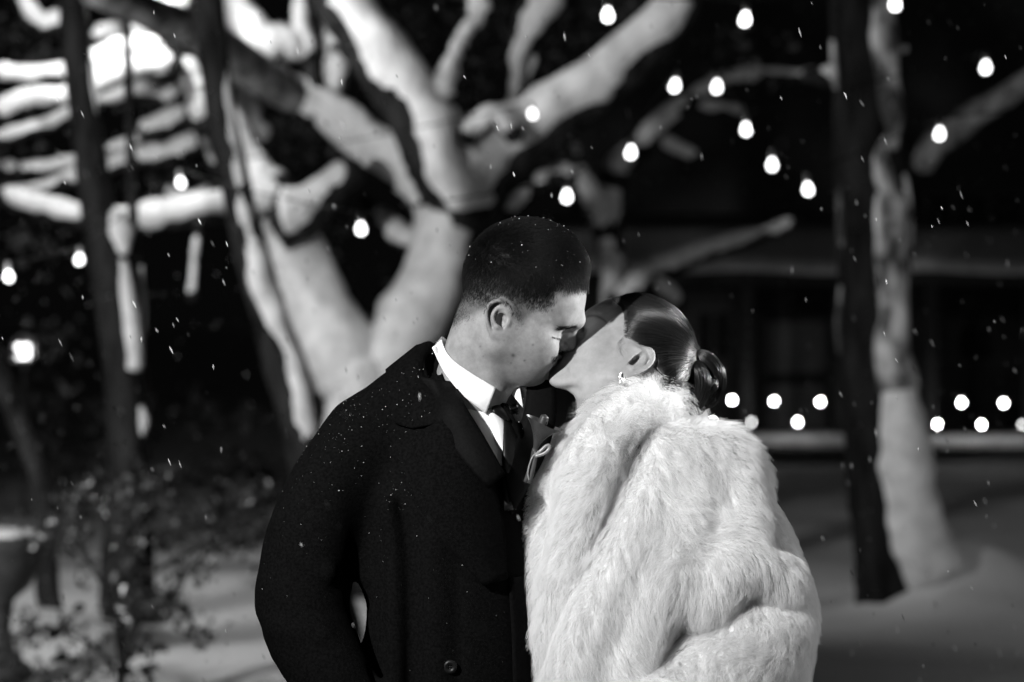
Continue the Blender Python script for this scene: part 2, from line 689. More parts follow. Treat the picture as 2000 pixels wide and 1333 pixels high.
# ---- the great snow-plastered tree
YB = 15.0
tree = empty("snowy_tree", (at(720, 760, YB).x, YB, 0))
tag(tree, "huge gnarled tree plastered in snow, its forked limbs spreading behind the couple", "tree")
gv = 620 + CAM_H * FPX / YB
limb("trunk", [(735, gv, 0), (725, 950, 0), (716, 760, 0), (715, 720, 0)], [230, 190, 160, 150], YB, tree, (0, 1))
limb("limb", [(708, 800), (668, 690), (618, 590), (566, 490), (545, 400)], [150, 146, 138, 134, 150], YB, tree, (0, 1), share=1.0)
limb("limb", [(738, 800), (790, 670), (845, 560), (872, 480), (885, 410)], [140, 124, 120, 128, 144], YB, tree, (0, 1), share=1.0)
limb("limb", [(548, 430), (590, 420), (640, 375), (694, 325)], [110, 96, 70, 58], YB - .3, tree, (0, 1))
limb("limb", [(550, 420), (500, 370), (460, 280), (415, 200), (360, 115), (330, 60)], [150, 120, 80, 70, 62, 50], YB + .1, tree, (0, 1))
limb("limb", [(560, 390), (440, 405), (350, 418), (270, 430), (190, 430), (100, 408), (-20, 372)], [100, 66, 62, 52, 50, 44, 40], YB - .2, tree, (0, 1))
limb("limb", [(895, 470), (850, 380), (790, 330), (715, 280), (640, 220), (560, 178)], [140, 120, 100, 76, 84, 84], YB + .2, tree, (0, 1), share=0.95)
limb("limb", [(600, 200, 0), (545, 172, -.2), (470, 122, -.7), (380, 62, -1.3), (300, 30, -1.8), (180, -20, -2.4)], [70, 80, 76, 66, 60, 50], YB + .2, tree, (0, 0.3), mat=M_DIM_LIMB)  # outer half of the limb above, its dimmer light painted as grey
limb("limb", [(905, 440), (880, 360), (830, 260), (760, 150), (700, 60), (640, -40)], [130, 126, 120, 112, 100, 96], YB - .1, tree, (0, 1), side=(0.62, -0.62, 0.25), share=0.86)
limb("limb", [(900, 400), (960, 310), (1050, 250), (1150, 185), (1230, 120), (1300, 50), (1350, -20)], [150, 138, 116, 104, 100, 96, 90], YB, tree, (0, 1), side=(-0.4, -0.75, 0.6))
limb("limb", [(855, 235), (872, 170), (892, 110), (930, 50), (950, -20)], [62, 60, 40, 52, 60], YB - .1, tree, (0, 1))
limb("limb", [(985, 250), (1000, 190), (1008, 110), (1040, 40), (1085, -30)], [34, 30, 34, 70, 80], YB + .2, tree, (0, 1), side=(0.3, -0.8, 0.5))
limb("limb", [(905, 275), (945, 238), (975, 232), (1010, 270)], [40, 44, 44, 40], YB - .35, tree, (0, 1))
limb("limb", [(1030, 240), (1020, 190), (1030, 150), (1050, 100)], [34, 28, 24, 22], YB + .3, tree, (0, 1))
limb("limb", [(640, 215), (655, 140), (650, 60), (640, -20)], [60, 90, 70, 60], YB + .3, tree, (0, 1))
limb("limb", [(615, 190), (606, 110), (603, 40), (606, -30)], [34, 32, 34, 34], YB + .1, tree)
limb("limb", [(430, -30), (470, 40), (520, 88), (565, 92), (596, 100), (590, 40), (592, -30)], [70, 66, 74, 70, 56, 36, 30], YB + .1, tree, (0, 1), snow_w=1.1)
limb("limb", [(560, 40), (600, 70), (620, 20)], [30, 36, 34], YB + .5, tree, (0, 1))
limb("limb", [(400, 260), (385, 180), (350, 115)], [44, 50, 56], YB - .3, tree, (0, 1))
limb("limb", [(430, 340), (405, 250), (395, 190)], [34, 40, 36], YB - .2, tree, (0, 1))
limb("limb", [(350, 130), (290, 130), (220, 150), (130, 190), (60, 195), (-20, 228)], [50, 40, 44, 40, 38, 46], YB - .5, tree, (0, 1), snow_w=1.1)
limb("limb", [(340, 100), (270, 100), (200, 120), (120, 142), (50, 148), (-20, 140)], [70, 62, 46, 34, 32, 34], YB - .4, tree, (0, 1), snow_w=1.1)
limb("limb", [(330, 80), (290, 20), (270, -40)], [80, 96, 90], YB - .4, tree, (0, 1), snow_w=1.15)
limb("limb", [(330, 70), (345, 20), (350, -40)], [60, 62, 60], YB - .4, tree, (0, 1), snow_w=1.1)
limb("limb", [(250, 90), (225, 68), (180, 75)], [50, 46, 30], YB + .2, tree, (0, 1))
limb("limb", [(380, 215), (300, 250), (270, 250)], [40, 44, 34], YB - .1, tree, (0, 1))
limb("limb", [(400, 270), (330, 300), (250, 312), (150, 345), (70, 378), (-20, 390)], [40, 40, 40, 34, 34, 30], YB + .1, tree, (0, 1))
limb("limb", [(360, 200), (300, 180), (170, 205), (90, 245), (-20, 275)], [50, 50, 26, 28, 28], YB + .3, tree, (0, 1))
limb("limb", [(300, 265), (200, 300), (110, 325), (20, 330), (-20, 320)], [28, 26, 26, 30, 26], YB + .6, tree, (0, 1), gaps=0.12)
limb("limb", [(130, 30), (90, 50), (60, 20), (40, -20)], [36, 42, 36, 30], YB + .5, tree, (0, 1))
limb("limb", [(290, 345), (325, 372), (370, 385), (430, 360)], [22, 22, 20, 18], YB + .5, tree, (0.2, 1), gaps=0.18)
limb("twig", [(392, 420), (384, 480), (378, 540), (374, 585)], [20, 16, 16, 22], YB - .3, tree, (0, 1), gaps=0.12)
limb("limb", [(700, 400), (760, 440), (800, 470), (850, 470)], [44, 52, 50, 50], YB + .5, tree, (0.1, 0.9), gaps=0.15)
limb("limb", [(520, 300), (490, 220), (480, 160)], [60, 46, 40], YB + .6, tree, (0, 1))

# ---- a second snowy tree further back, right of the man's head
YC = 19.0
tree2 = empty("snowy_tree", (at(1200, 640, YC).x, YC, 0))
tag(tree2, "smaller bent snowy tree behind the woman's head, its branches fading to grey", "tree")
g2 = 620 + CAM_H * FPX / YC
limb("trunk", [(1215, g2), (1210, 800), (1204, 640), (1198, 520), (1180, 450)], [84, 70, 60, 54, 48], YC, tree2, (0, 1))
limb("limb", [(1185, 470), (1160, 390), (1125, 345), (1075, 345), (1030, 380), (985, 420)], [48, 44, 42, 36, 32, 30], YC, tree2, (0, 1), gaps=0.05)
limb("limb", [(1190, 480), (1200, 350), (1265, 272), (1330, 215), (1400, 168), (1480, 148), (1570, 150), (1625, 140)], [50, 54, 52, 48, 40, 34, 26, 22], YC + .3, tree2, (0, 1), gaps=0.05)
limb("limb", [(1280, 275), (1330, 296), (1370, 312)], [34, 30, 24], YC + .2, tree2, (0, 1))
limb("limb", [(1200, 600), (1260, 545), (1340, 505), (1420, 478), (1500, 455), (1560, 430)], [54, 56, 50, 36, 30, 24], YC - .3, tree2, (0, 1), gaps=0.04)
limb("limb", [(1270, 548), (1310, 575), (1330, 600)], [38, 36, 26], YC - .4, tree2, (0, 1))
limb("limb", [(1150, 375), (1128, 300), (1100, 260)], [22, 18, 14], YC, tree2, (0, 1), gaps=0.12)
limb("limb", [(1330, 205), (1430, 215), (1455, 222)], [30, 22, 14], YC + .3, tree2, (0, 1))

# ---- slim dark trunks on the left, snow stuck down one side
def slim(label, P, W, Y, snows, side=(0.8, -0.45, 0.2)):
    t = empty("slim_tree", (at(P[-1][0], P[-1][1], Y).x, Y, 0))
    tag(t, label, "tree", "slim bare trunks at the left")
    C = path(P, Y)
    C = np.vstack([C, [C[-1][0] + 0.05, Y, -0.05]])
    R = rad([w * 0.5 for w in W] + [W[-1] * 0.62], Y)
    V, F = tube(C, R, seg=14, n=len(C) * 9, bump=0.10, bf=22, seed=abs(int(P[0][0])) + 5)
    tr = mesh_obj("trunk", V, F, M_BARK, t)
    for (pp, ww) in snows:
        S_ = path(pp, Y)
        S_ = S_ + np.array([0, -0.35 * np.mean(R), 0])
        V, F = tube(S_, rad([w * 0.5 for w in ww], Y), seg=14, n=len(pp) * 8, bump=0.18, bf=14, seed=abs(int(pp[0][1])))
        mesh_obj("snow", V, F, M_BSNOW, tr)
    return t


slim("thicker dark slim trunk at the left with snow patches down its right side", [(138, -40), (150, 100), (168, 250), (192, 420), (222, 600), (242, 780), (248, 950), (240, 1080), (238, 1160)],
     [56, 58, 60, 66, 70, 70, 74, 78, 84], 13.2,
     [([(228, 415), (236, 455), (244, 495)], [30, 52, 20]), ([(240, 510), (248, 580), (258, 650), (260, 720)], [20, 34, 44, 40]), ([(262, 860), (268, 920), (266, 980)], [12, 22, 14]), ([(278, 795), (282, 822), (277, 848)], [12, 24, 12]),
      ([(268, 985), (262, 1015)], [14, 22]), ([(252, 1060), (256, 1090), (258, 1115)], [16, 24, 14]), ([(190, 240), (184, 180), (176, 120)], [8, 12, 6])])
slim("thinnest dark stem beside the thicker slim trunk at the left", [(242, -40), (250, 120), (255, 300), (262, 480), (270, 660), (278, 840), (284, 1000), (288, 1165)],
     [18, 18, 20, 22, 26, 30, 30, 34], 13.3, [([(276, 520), (280, 590), (282, 650)], [6, 12, 6]), ([(284, 905), (288, 960), (290, 1030)], [10, 16, 10])])
slim("leaning slim trunk with a bright strip of snow, running down to the man's shoulder", [(402, -40), (418, 110), (440, 270), (478, 440), (520, 600), (560, 740), (592, 860), (620, 990), (640, 1130)],
     [58, 60, 60, 64, 70, 76, 80, 86, 90], 12.4,
     [([(436, 110), (446, 220), (456, 300), (469, 380), (484, 450), (504, 520), (528, 594), (550, 660), (572, 720), (588, 780), (596, 840), (596, 900), (600, 960)], [14, 24, 32, 38, 42, 48, 56, 46, 52, 58, 52, 46, 18])])
slim("crooked slim trunk at the left edge with broken snow patches", [(-130, 380), (-60, 560), (0, 735), (40, 835), (78, 930), (92, 1010), (94, 1150)], [36, 38, 40, 42, 44, 40, 46], 12.8,
     [([(0, 700), (10, 745)], [12, 18]), ([(22, 790), (38, 835), (50, 860)], [12, 22, 12]), ([(52, 868), (64, 890)], [14, 18])], side=(0.6, -0.6, 0.4))

# ---- thick trunk at the right, dark bark one side, packed snow the other
Y5 = 14.0
t5 = empty("thick_tree", (at(1735, 1160, Y5).x, Y5, 0))
tag(t5, "thick straight trunk at the right, bark dark, packed snow along one side", "tree")
C = path([(1682, -60), (1692, 150), (1704, 400), (1711, 650), (1722, 880), (1734, 1060), (1742, 1150)], Y5)
C = np.vstack([C, [C[-1][0] + 0.02, Y5, -0.1]])
V, F = tube(C, rad([63, 66, 70, 71, 70, 68, 70, 78], Y5), seg=26, n=90, bump=0.09, bf=16, seed=77)
tr5 = mesh_obj("trunk", V, F, M_BARK5, t5)
for pp, ww in (([(1722, -60), (1726, 60), (1732, 150), (1742, 220), (1744, 290)], [30, 62, 46, 46, 24]),
               ([(1730, 260), (1716, 310), (1728, 360), (1742, 380)], [16, 44, 50, 30]),
               ([(1738, 380), (1736, 450), (1740, 540), (1746, 620), (1742, 690), (1748, 760)], [54, 70, 76, 62, 66, 84]),
               ([(1768, 340), (1776, 410), (1778, 480)], [8, 14, 10]),
               ([(1750, 740), (1762, 820), (1766, 900), (1778, 980), (1800, 1060), (1830, 1120)], [72, 92, 100, 106, 130, 120]),
               ([(1626, 80), (1630, 150), (1634, 175)], [8, 14, 8]), ([(1638, 370), (1640, 440), (1644, 480)], [8, 12, 8]), ([(1642, 560), (1636, 640), (1640, 690)], [6, 14, 8])):
    S_ = path(pp, Y5 - 0.17)
    V, F = tube(S_, rad([w * 0.5 for w in ww], Y5), seg=18, n=len(pp) * 12, bump=0.16, bf=13, seed=abs(int(pp[0][1])) + 300)
    mesh_obj("snow", V, F, M_CRUST if pp[0][1] < 700 else M_BSNOW, tr5)
limb("stub", [(1745, 102), (1765, 100), (1774, 100)], [20, 18, 14], Y5, t5, (0.2, 1))
limb("limb", [(1800, 330), (1812, 300), (1840, 270), (1900, 228), (1960, 190), (2040, 140)], [40, 52, 54, 50, 46, 44], Y5 + 6, t5, mat=M_DIM_LIMB)  # grey colour keeps this limb dim under the yard lamp
limb("limb", [(1655, 150), (1610, 150), (1570, 148)], [40, 44, 24], Y5 + .5, t5, (0.2, 1), gaps=0.05)

# ---- leafy evergreen mass behind the big tree
def leaf_faces(centres, spread, n, size, seed, flat=0.6):
    r = np.random.default_rng(seed)
    c = centres[r.integers(0, len(centres), n)]
    P = c + r.normal(size=(n, 3)) * np.array(spread)
    VV, FF_ = [], []
    for i in range(n):
        a = r.normal(size=3)
        a /= np.linalg.norm(a)
        b = np.cross(a, r.normal(size=3))
        b /= np.linalg.norm(b)
        nn = np.cross(a, b)
        s = size * r.uniform(0.6, 1.3)
        q = [P[i] - a * s, P[i] - a * s * 0.35 + b * s * flat * 0.9 + nn * s * 0.12, P[i] + a * s * 0.4 + b * s * flat * 0.7 + nn * s * 0.1, P[i] + a * s,
             P[i] + a * s * 0.4 - b * s * flat * 0.7 + nn * s * 0.1, P[i] - a * s * 0.35 - b * s * flat * 0.9 + nn * s * 0.12]
        k = len(VV)
        VV += q
        FF_ += [(k, k + 1, k + 2, k + 3), (k, k + 3, k + 4, k + 5)]
    return np.array(VV), FF_


YE = 18.5
ever = empty("evergreen_tree", (at(860, 600, YE).x, YE, 0))
tag(ever, "dark leafy evergreen seen in the gaps behind the big snowy tree", "tree")
cl = path([(780, 60), (820, 120), (900, 150), (980, 100), (1000, 40), (930, 10), (860, 40), (940, 190), (1090, 80), (1130, 40), (700, 20), (620, 330), (560, 240), (600, 260), (1100, 300), (1080, 240),
           (30, 60), (80, 90), (20, 20), (120, 120), (30, 440), (90, 470), (10, 300), (330, 240), (300, 330), (1250, 60), (1440, 110), (800, 600), (640, 470), (120, 690), (90, 660)], YE)
V, F = leaf_faces(cl, (0.16, 0.5, 0.14), 1500, 0.045, 8)
tag(mesh_obj("foliage", V, F, M_NEEDLE, ever, smooth=False), kind="stuff")
V, F = tube(np.array([[at(860, 600, YE).x, YE + .6, 0], [at(870, 300, YE).x, YE + .5, 3], [at(860, 60, YE).x, YE + .4, 5.2]]), [0.16, 0.11, 0.05], seg=10, bump=0.1)
mesh_obj("trunk", V, F, M_BARK, ever)

# ---- leafy shrub at the lower left
YS = 10.6
shrub = empty("leafy_shrub", (at(240, 1330, YS).x, YS, 0))
tag(shrub, "leafy dark shrub standing in the snow at the lower left", "shrub")
stems = [[(236, 1345), (240, 1250), (246, 1150), (262, 1080), (300, 1020), (340, 980)], [(238, 1330), (280, 1200), (330, 1160), (380, 1100), (450, 1060), (530, 1040)],
         [(236, 1300), (215, 1180), (160, 1080), (110, 1040), (80, 1030)], [(240, 1250), (290, 1190), (340, 1180), (395, 1240)], [(246, 1150), (330, 1100), (400, 1060), (470, 985), (500, 960)],
         [(236, 1320), (180, 1260), (110, 1230), (40, 1240), (0, 1280)], [(160, 1080), (150, 1010), (170, 960)], [(300, 1020), (290, 960), (300, 930)]]
for s_ in stems:
    V, F = tube(path(s_, YS), rad([10, 8, 5, 4], YS) if s_ is stems[0] else rad([5, 4, 3, 2], YS), seg=8, n=30)
    mesh_obj("stem", V, F, M_BARK, shrub)
cl = []
for s_ in stems:
    P = catmull(path(s_, YS), 24)
    cl += list(P[7:])
cl += list(path([(430, 1030), (470, 1050), (500, 1060), (520, 1080), (440, 1060), (390, 1030), (350, 1060), (120, 1050), (200, 1000), (220, 1020), (260, 1060), (270, 1150), (300, 1190), (340, 1200),
                 (60, 1300), (20, 1320), (120, 1320), (180, 1310), (310, 960), (340, 1000), (240, 950), (420, 1000), (465, 970), (330, 1030), (280, 1000), (480, 1020), (510, 1040), (540, 1060), (500, 1000), (460, 1040), (520, 1100), (420, 1080)], YS))
V, F = leaf_faces(np.array(cl), (0.045, 0.10, 0.045), 1150, 0.021, 21, 0.75)
tag(mesh_obj("leaves", V, F, M_LEAF, shrub, smooth=False), kind="stuff")

# low plants along the left border, in the dark
for i, (u0, v0, Y0, lab) in enumerate([(60, 1290, 10.2, "low dark plant at the bottom left corner"), (430, 905, 17.5, "dark bush behind the leaning trunk, left of the man"), (170, 850, 19.0, "dark bush below the square lantern")]):
    c0 = at(u0, v0, Y0)
    b = empty("low_bush", (c0.x, Y0, 0))
    tag(b, lab, "bush", "dark bushes at the left")
    r_ = np.random.default_rng(40 + i)
    cs = np.array(c0) + r_.normal(size=(30, 3)) * np.array([0.28, 0.25, 0.14]) * (1 if i == 0 else 2.0)
    cs[:, 2] = np.abs(cs[:, 2])
    V, F = leaf_faces(cs, (0.06, 0.1, 0.06), 200 if i == 0 else 420, 0.028 if i == 0 else 0.05, 60 + i, 0.7)
    tag(mesh_obj("leaves", V, F, M_DULL, b, smooth=False), kind="stuff")
    for k in range(5):
        e_ = cs[k * 5]
        V, F = tube(np.array([[c0.x + 0.05 * k, Y0, 0], [(c0.x + e_[0]) / 2, Y0, e_[2] * 0.6], e_]), [0.012, 0.008, 0.004], seg=6)
        mesh_obj("stem", V, F, M_BARK, b)

# ---- stone urn heaped with snow at the left edge
YU = 11.0
cu = at(-12, 1062, YU)
urn = empty("stone_urn", (cu.x, YU, 0))
tag(urn, "stone urn heaped with snow, cut off by the left edge", "urn")
V, F = lathe((cu.x, YU, 0), [(0.17, 0.0), (0.17, 0.06), (0.10, 0.10), (0.075, 0.24), (0.09, 0.36), (0.16, 0.42), (0.215, 0.52), (0.235, 0.60), (0.25, 0.63), (0.25, 0.66), (0.21, 0.66)], 40)
mesh_obj("bowl", V, F, M_STONE, urn)
V, F = lathe((cu.x, YU, 0.64), [(0.205, 0.004), (0.20, 0.025), (0.17, 0.045), (0.10, 0.06), (0.02, 0.065)], 40)
V = V + 0.012 * wob(V, 14, 4)[:, None]
mesh_obj("snow", V, F, M_BSNOW, urn)

# ------------------------------------------------------------------ house with porch, far right
YH = 27.0
hx0, hx1 = at(1150, 600, YH).x, at(2300, 600, YH).x
house = empty("porch_house", ((hx0 + hx1) / 2, YH + 4, 0))
tag(house, "dark house with a snow-covered porch roof and string-lit deck at the right", "house")


def hz(v, Y=YH):
    return at(1000, v, Y).z


eave = hz(528)
mesh_obj("wall", *box((hx0, YH + 2.6, -0.1), (hx1 + 3, YH + 8, 6.5)), M_WALL, house, smooth=False)
rb = [box((hx0 - 0.4, YH - 0.05, eave - 0.17), (hx1 + 3, YH + 0.02, eave - 0.01))]
mesh_obj("fascia", *rb[0], M_TRIM, house, smooth=False)
# porch roof: a sloping slab, and the snow lying on it
RV = np.array([(hx0 - 0.4, YH, eave - 0.02), (hx1 + 3, YH, eave - 0.02), (hx1 + 3, YH + 2.6, eave + 0.62), (hx0 - 0.4, YH + 2.6, eave + 0.62),
               (hx0 - 0.4, YH, eave - 0.1), (hx1 + 3, YH, eave - 0.1), (hx1 + 3, YH + 2.6, eave + 0.5), (hx0 - 0.4, YH + 2.6, eave + 0.5)])
RF = [(0, 1, 2, 3), (7, 6, 5, 4), (0, 4, 5, 1), (1, 5, 6, 2), (2, 6, 7, 3), (3, 7, 4, 0)]
roof = mesh_obj("roof", RV, RF, M_TRIM, house, smooth=False)
sx = np.linspace(hx0 - 0.42, hx1 + 3, 70)
sprof = [(-0.06, -0.03), (-0.09, 0.03), (-0.05, 0.10), (0.1, 0.145), (0.6, 0.26), (1.4, 0.46), (2.58, 0.74), (2.58, 0.6)]
SV = np.array([(x, YH + p, eave + q + 0.02 * math.sin(x * 3.1) * (p < 0.3)) for x in sx for p, q in sprof])
SF = [(i * 8 + j, (i + 1) * 8 + j, (i + 1) * 8 + (j + 1) % 8, i * 8 + (j + 1) % 8) for i in range(69) for j in range(8)]
mesh_obj("snow", SV, SF, M_BSNOW, roof)
deck_z = hz(874)
deck = mesh_obj("deck", *box((hx0 - 0.4, YH - 0.1, deck_z - 0.10), (hx1 + 3, YH + 2.6, deck_z)), M_TRIM, house, smooth=False)
dv, df = [], []
sx = np.linspace(at(1300, 860, YH).x, hx1 + 3, 60)
dprof = [(-0.13, 0.0), (-0.16, 0.05), (-0.13, 0.115), (0.0, 0.135), (0.9, 0.13), (0.9, 0.0)]
SV = np.array([(x, YH - 0.02 + p, deck_z + 0.004 + q * (1 + 0.08 * math.sin(x * 2.3))) for x in sx for p, q in dprof])
SF = [(i * 6 + j, (i + 1) * 6 + j, (i + 1) * 6 + (j + 1) % 6, i * 6 + (j + 1) % 6) for i in range(59) for j in range(6)]
mesh_obj("snow", SV, SF, M_BSNOW, deck)
for u in (1180, 1462, 1645, 1822, 2020):
    x = at(u, 700, YH).x
    mesh_obj("porch_post", *box((x - 0.07, YH + 0.12, deck_z), (x + 0.07, YH + 0.26, eave - 0.1)), M_TRIM, house, smooth=False)


def opening(name, u0, u1, v0, v1, fill, inner, bars=0):
    Yw = YH + 2.6
    a, b = at(u0, v1, Yw), at(u1, v0, Yw)
    fr = []
    w = 0.09
    for lo, hi in (((a.x - w, b.z), (b.x + w, b.z + w)), ((a.x - w, a.z - w), (b.x + w, a.z)), ((a.x - w, a.z), (a.x, b.z)), ((b.x, a.z), (b.x + w, b.z))):
        fr.append(box((lo[0], Yw - 0.06, lo[1]), (hi[0], Yw + 0.02, hi[1])))
    for k in range(bars):
        x = a.x + (b.x - a.x) * (k + 1) / (bars + 1)
        fr.append(box((x - 0.02, Yw - 0.045, a.z), (x + 0.02, Yw - 0.004, b.z)))
    f = mesh_obj(name, *join(fr), M_TRIM, house, smooth=False)
    mesh_obj(inner, *box((a.x, Yw - 0.03, a.z), (b.x, Yw - 0.006, b.z)), fill, f, smooth=False)


opening("window", 1496, 1612, 628, 728, M_PANEL, "blind")
opening("window", 1362, 1424, 612, 700, M_GLASS, "pane", 1)
opening("door", 1496, 1612, 752, 858, M_PANEL, "panel")
opening("window", 1868, 1936, 640, 702, M_GLASS, "pane", 1)
opening("window", 1955, 2030, 790, 850, M_GLASS, "pane", 0)
for u in (1805, 1862, 1930, 2000):                                      # balcony rail above the porch
    x = at(u, 430, YH + 2.2).x
    mesh_obj("balcony_post", *box((x - 0.04, YH + 2.2, hz(478, YH + 2.2)), (x + 0.04, YH + 2.28, hz(378, YH + 2.2))), M_TRIM, house, smooth=False)
mesh_obj("balcony_rail", *box((at(1795, 380, YH + 2.2).x, YH + 2.17, hz(384, YH + 2.2)), (at(2100, 380, YH + 2.2).x, YH + 2.31, hz(374, YH + 2.2))), M_TRIM, house, smooth=False)
# snow bank in front of the deck
bx = np.linspace(at(1150, 900, 25.5).x, at(2400, 900, 25.5).x, 60)
bp = [(-0.9, 0.0), (-0.5, 0.07), (0.0, 0.11), (0.35, 0.09), (0.6, 0.0)]
BV = np.array([(x, 25.6 + p + 0.05 * math.sin(x * 1.7), q * (1 + 0.25 * math.sin(x * 1.3 + p)) - 0.004) for x in bx for p, q in bp])
BF = [(i * 5 + j, (i + 1) * 5 + j, (i + 1) * 5 + j + 1, i * 5 + j + 1) for i in range(59) for j in range(4)]
tag(mesh_obj("snow_bank", BV, BF, M_BSNOW), kind="structure")

# ------------------------------------------------------------------ square lantern on a post, far left
YL = 20.0
cl_ = at(46, 685, YL)
lan = empty("garden_lantern", (cl_.x, YL, 0))
tag(lan, "small square lantern glowing on a thin post at the far left", "lantern")
mesh_obj("post", *tube(np.array([[cl_.x, YL, 0], [cl_.x, YL, cl_.z - 0.1]]), [0.018, 0.018], seg=10), M_CORD, lan)
s_ = 0.05
mesh_obj("glass", *box((cl_.x - s_, YL - s_, cl_.z - s_ - .01), (cl_.x + s_, YL + s_, cl_.z + s_)), M_LANTERN, lan, smooth=False)
cp = [box((cl_.x - .08, YL - .08, cl_.z - s_ - 0.035), (cl_.x + .08, YL + .08, cl_.z - s_ - 0.012))]
for a in (-1, 1):
    for b in (-1, 1):
        cp.append(box((cl_.x + a * .068 - .005, YL + b * .068 - .005, cl_.z - s_ - 0.012), (cl_.x + a * .068 + .005, YL + b * .068 + .005, cl_.z + s_ + 0.002)))
mesh_obj("frame", *join(cp), M_SOCKET, lan, smooth=False)
V, F = lathe((cl_.x, YL, cl_.z + s_ + 0.003), [(0.10, 0), (0.06, 0.05), (0.01, 0.08)], 4)
mesh_obj("cap", V, F, M_SOCKET, lan, smooth=False)


# ------------------------------------------------------------------ string bulbs
def bulb(u, v, Y, h, label, mat, group, name="string_bulb", sc=1.0):
    """A pear bulb whose glass is centred on (u, v) and hangs from its socket."""
    c = at(u, v, Y)
    o = empty(name, c)
    tag(o, label, "light bulb", group)
    k = sc
    prof = [(0.002, -0.031), (0.012, -0.029), (0.0195, -0.023), (0.0242, -0.012), (0.0242, -0.001), (0.0205, 0.011), (0.0145, 0.022), (0.0115, 0.032)]
    V, F = lathe((c.x, c.y, c.z), [(r * k, z * k) for r, z in prof], 18)
    tl = RNG.normal(size=2) * 0.08
    V[:, 0] += (V[:, 2] - c.z) * tl[0]
    mesh_obj("glass", V, F, mat, o)
    V, F = lathe((c.x + tl[0] * 0.04, c.y, c.z + 0.0325 * k), [(0.013 * k, 0), (0.016 * k, 0.004 * k), (0.016 * k, 0.034 * k), (0.009 * k, 0.042 * k), (0.006 * k, 0.05 * k)], 14)
    mesh_obj("socket", V, F, M_SOCKET, o)
    return Vector((c.x, c.y, c.z + 0.08 * k))


GN, GP = "bulbs strung through the trees", "bulbs strung along the porch"
near_b = [(1187, 30, 7.6, "glowing bulb at the top, above the right-hand snowy limb"), (1455, 38, 7.6, "glowing bulb at the top between the snowy limb and the thick trunk"),
          (1748, 8, 7.6, "glowing bulb cut by the top edge in front of the thick trunk"), (1925, 132, 8.6, "pear-shaped glowing bulb nearest the top right corner"),
          (1835, 262, 8.8, "glowing bulb just right of the thick trunk, in front of the slanting limb"), (1318, 168, 8.6, "left bulb of the close pair high right of the couple"),
          (1400, 170, 8.6, "right bulb of the close pair high right of the couple"), (1457, 253, 8.8, "glowing bulb right below the close pair, above the descending row"),
          (1232, 298, 8.4, "glowing bulb above the woman's head on the grey snowy branch"), (1508, 322, 8.8, "middle bulb of the three descending towards the thick trunk"),
          (1578, 370, 8.8, "lowest bulb of the row descending towards the thick trunk"), (1107, 384, 8.4, "glowing bulb right above the man's head"),
          (1040, 223, 12.5, "small round bulb in front of the broad right limb of the big tree"), (705, 447, 8.8, "glowing bulb in the fork of the big tree, left of the man"),
          (353, 357, 11.0, "glowing bulb between the two slim trunks at the left"), (155, 507, 11.0, "glowing bulb just left of the thicker slim trunk"),
          (17, 540, 10.0, "glowing bulb closest to the left edge")]
tops = {}
for u, v, Y, lab in near_b:
    tops[u] = bulb(u, v, Y, 0, lab, M_BULB, GN, sc=0.73)
far_b = [(1430, 782, 1, "porch bulb nearest the woman's bun, upper row"), (1512, 784, 1, "porch bulb of the upper row in front of the door, left one"), (1602, 785, 1, "porch bulb of the upper row closest to the thick trunk, left of it"),
         (1391, 825, 1, "porch bulb touching the fur shoulder, lower row"), (1468, 825, 0, "dim porch bulb of the lower row, left of the thick trunk"), (1558, 825, 1, "porch bulb of the lower row in front of the door"),
         (1878, 787, 1, "porch bulb of the upper row, just right of the thick trunk"), (1960, 788, 1, "porch bulb of the upper row, farthest right"), (1831, 829, 1, "porch bulb of the lower row touching the right side of the thick trunk"),
         (1917, 830, 1, "porch bulb of the lower row, between the two upper bulbs at the right"), (1997, 830, 0, "dim porch bulb cut by the right edge")]
ftops = {}
for u, v, on, lab in far_b:
    ftops[u] = bulb(u, v, YH - 0.35, 0, lab, M_BULB_FAR if on else M_BULB_FARD, GP, "porch_bulb", 0.6)


def cord(pts, label, r=0.003, sag=0.06):
    P = []
    for a, b in zip(pts[:-1], pts[1:]):
        a, b = Vector(a), Vector(b)
        for k in range(6):
            t = k / 6
            p = a.lerp(b, t)
            p.z -= sag * 4 * t * (1 - t) * (b - a).length * 0.12
            P.append(p)
    P.append(Vector(pts[-1]))
    V, F = tube(np.array(P), [r, r], seg=6, n=len(P))
    base = Vector(P[0])
    o = mesh_obj("light_cord", V, F, M_CORD, loc=base)
    tag(o, label, "cord", "cords that carry the bulbs")


cord([(-0.6, 8.2, 3.1), tops[1187], tops[1455], tops[1748], (2.2, 8.0, 3.2)], "thin black cord along the top carrying the highest bulbs")
cord([tops[1107], tops[1232], tops[1318], tops[1400], tops[1457], tops[1925], (2.6, 8.6, 2.9)], "thin black cord carrying the bulbs above the couple")
cord([tops[1508], tops[1578], tops[1835], (2.6, 8.8, 2.5)], "thin black cord carrying the bulbs that pass the thick trunk")
cord([(-2.9, 9.6, 1.95), tops[17], tops[155], tops[353], tops[1040]], "thin black cord carrying the bulbs at the left")
cord([tops[353], tops[705], tops[1107]], "thin black cord carrying the bulb in the tree fork")
cord([(hx0, YH - 0.35, hz(770)), ftops[1430], ftops[1512], ftops[1602], ftops[1878], ftops[1960], (hx1, YH - .35, hz(780))], "upper cord of bulbs along the porch")
cord([(hx0, YH - 0.35, hz(815)), ftops[1391], ftops[1468], ftops[1558], ftops[1831], ftops[1917], ftops[1997]], "lower cord of bulbs along the porch")
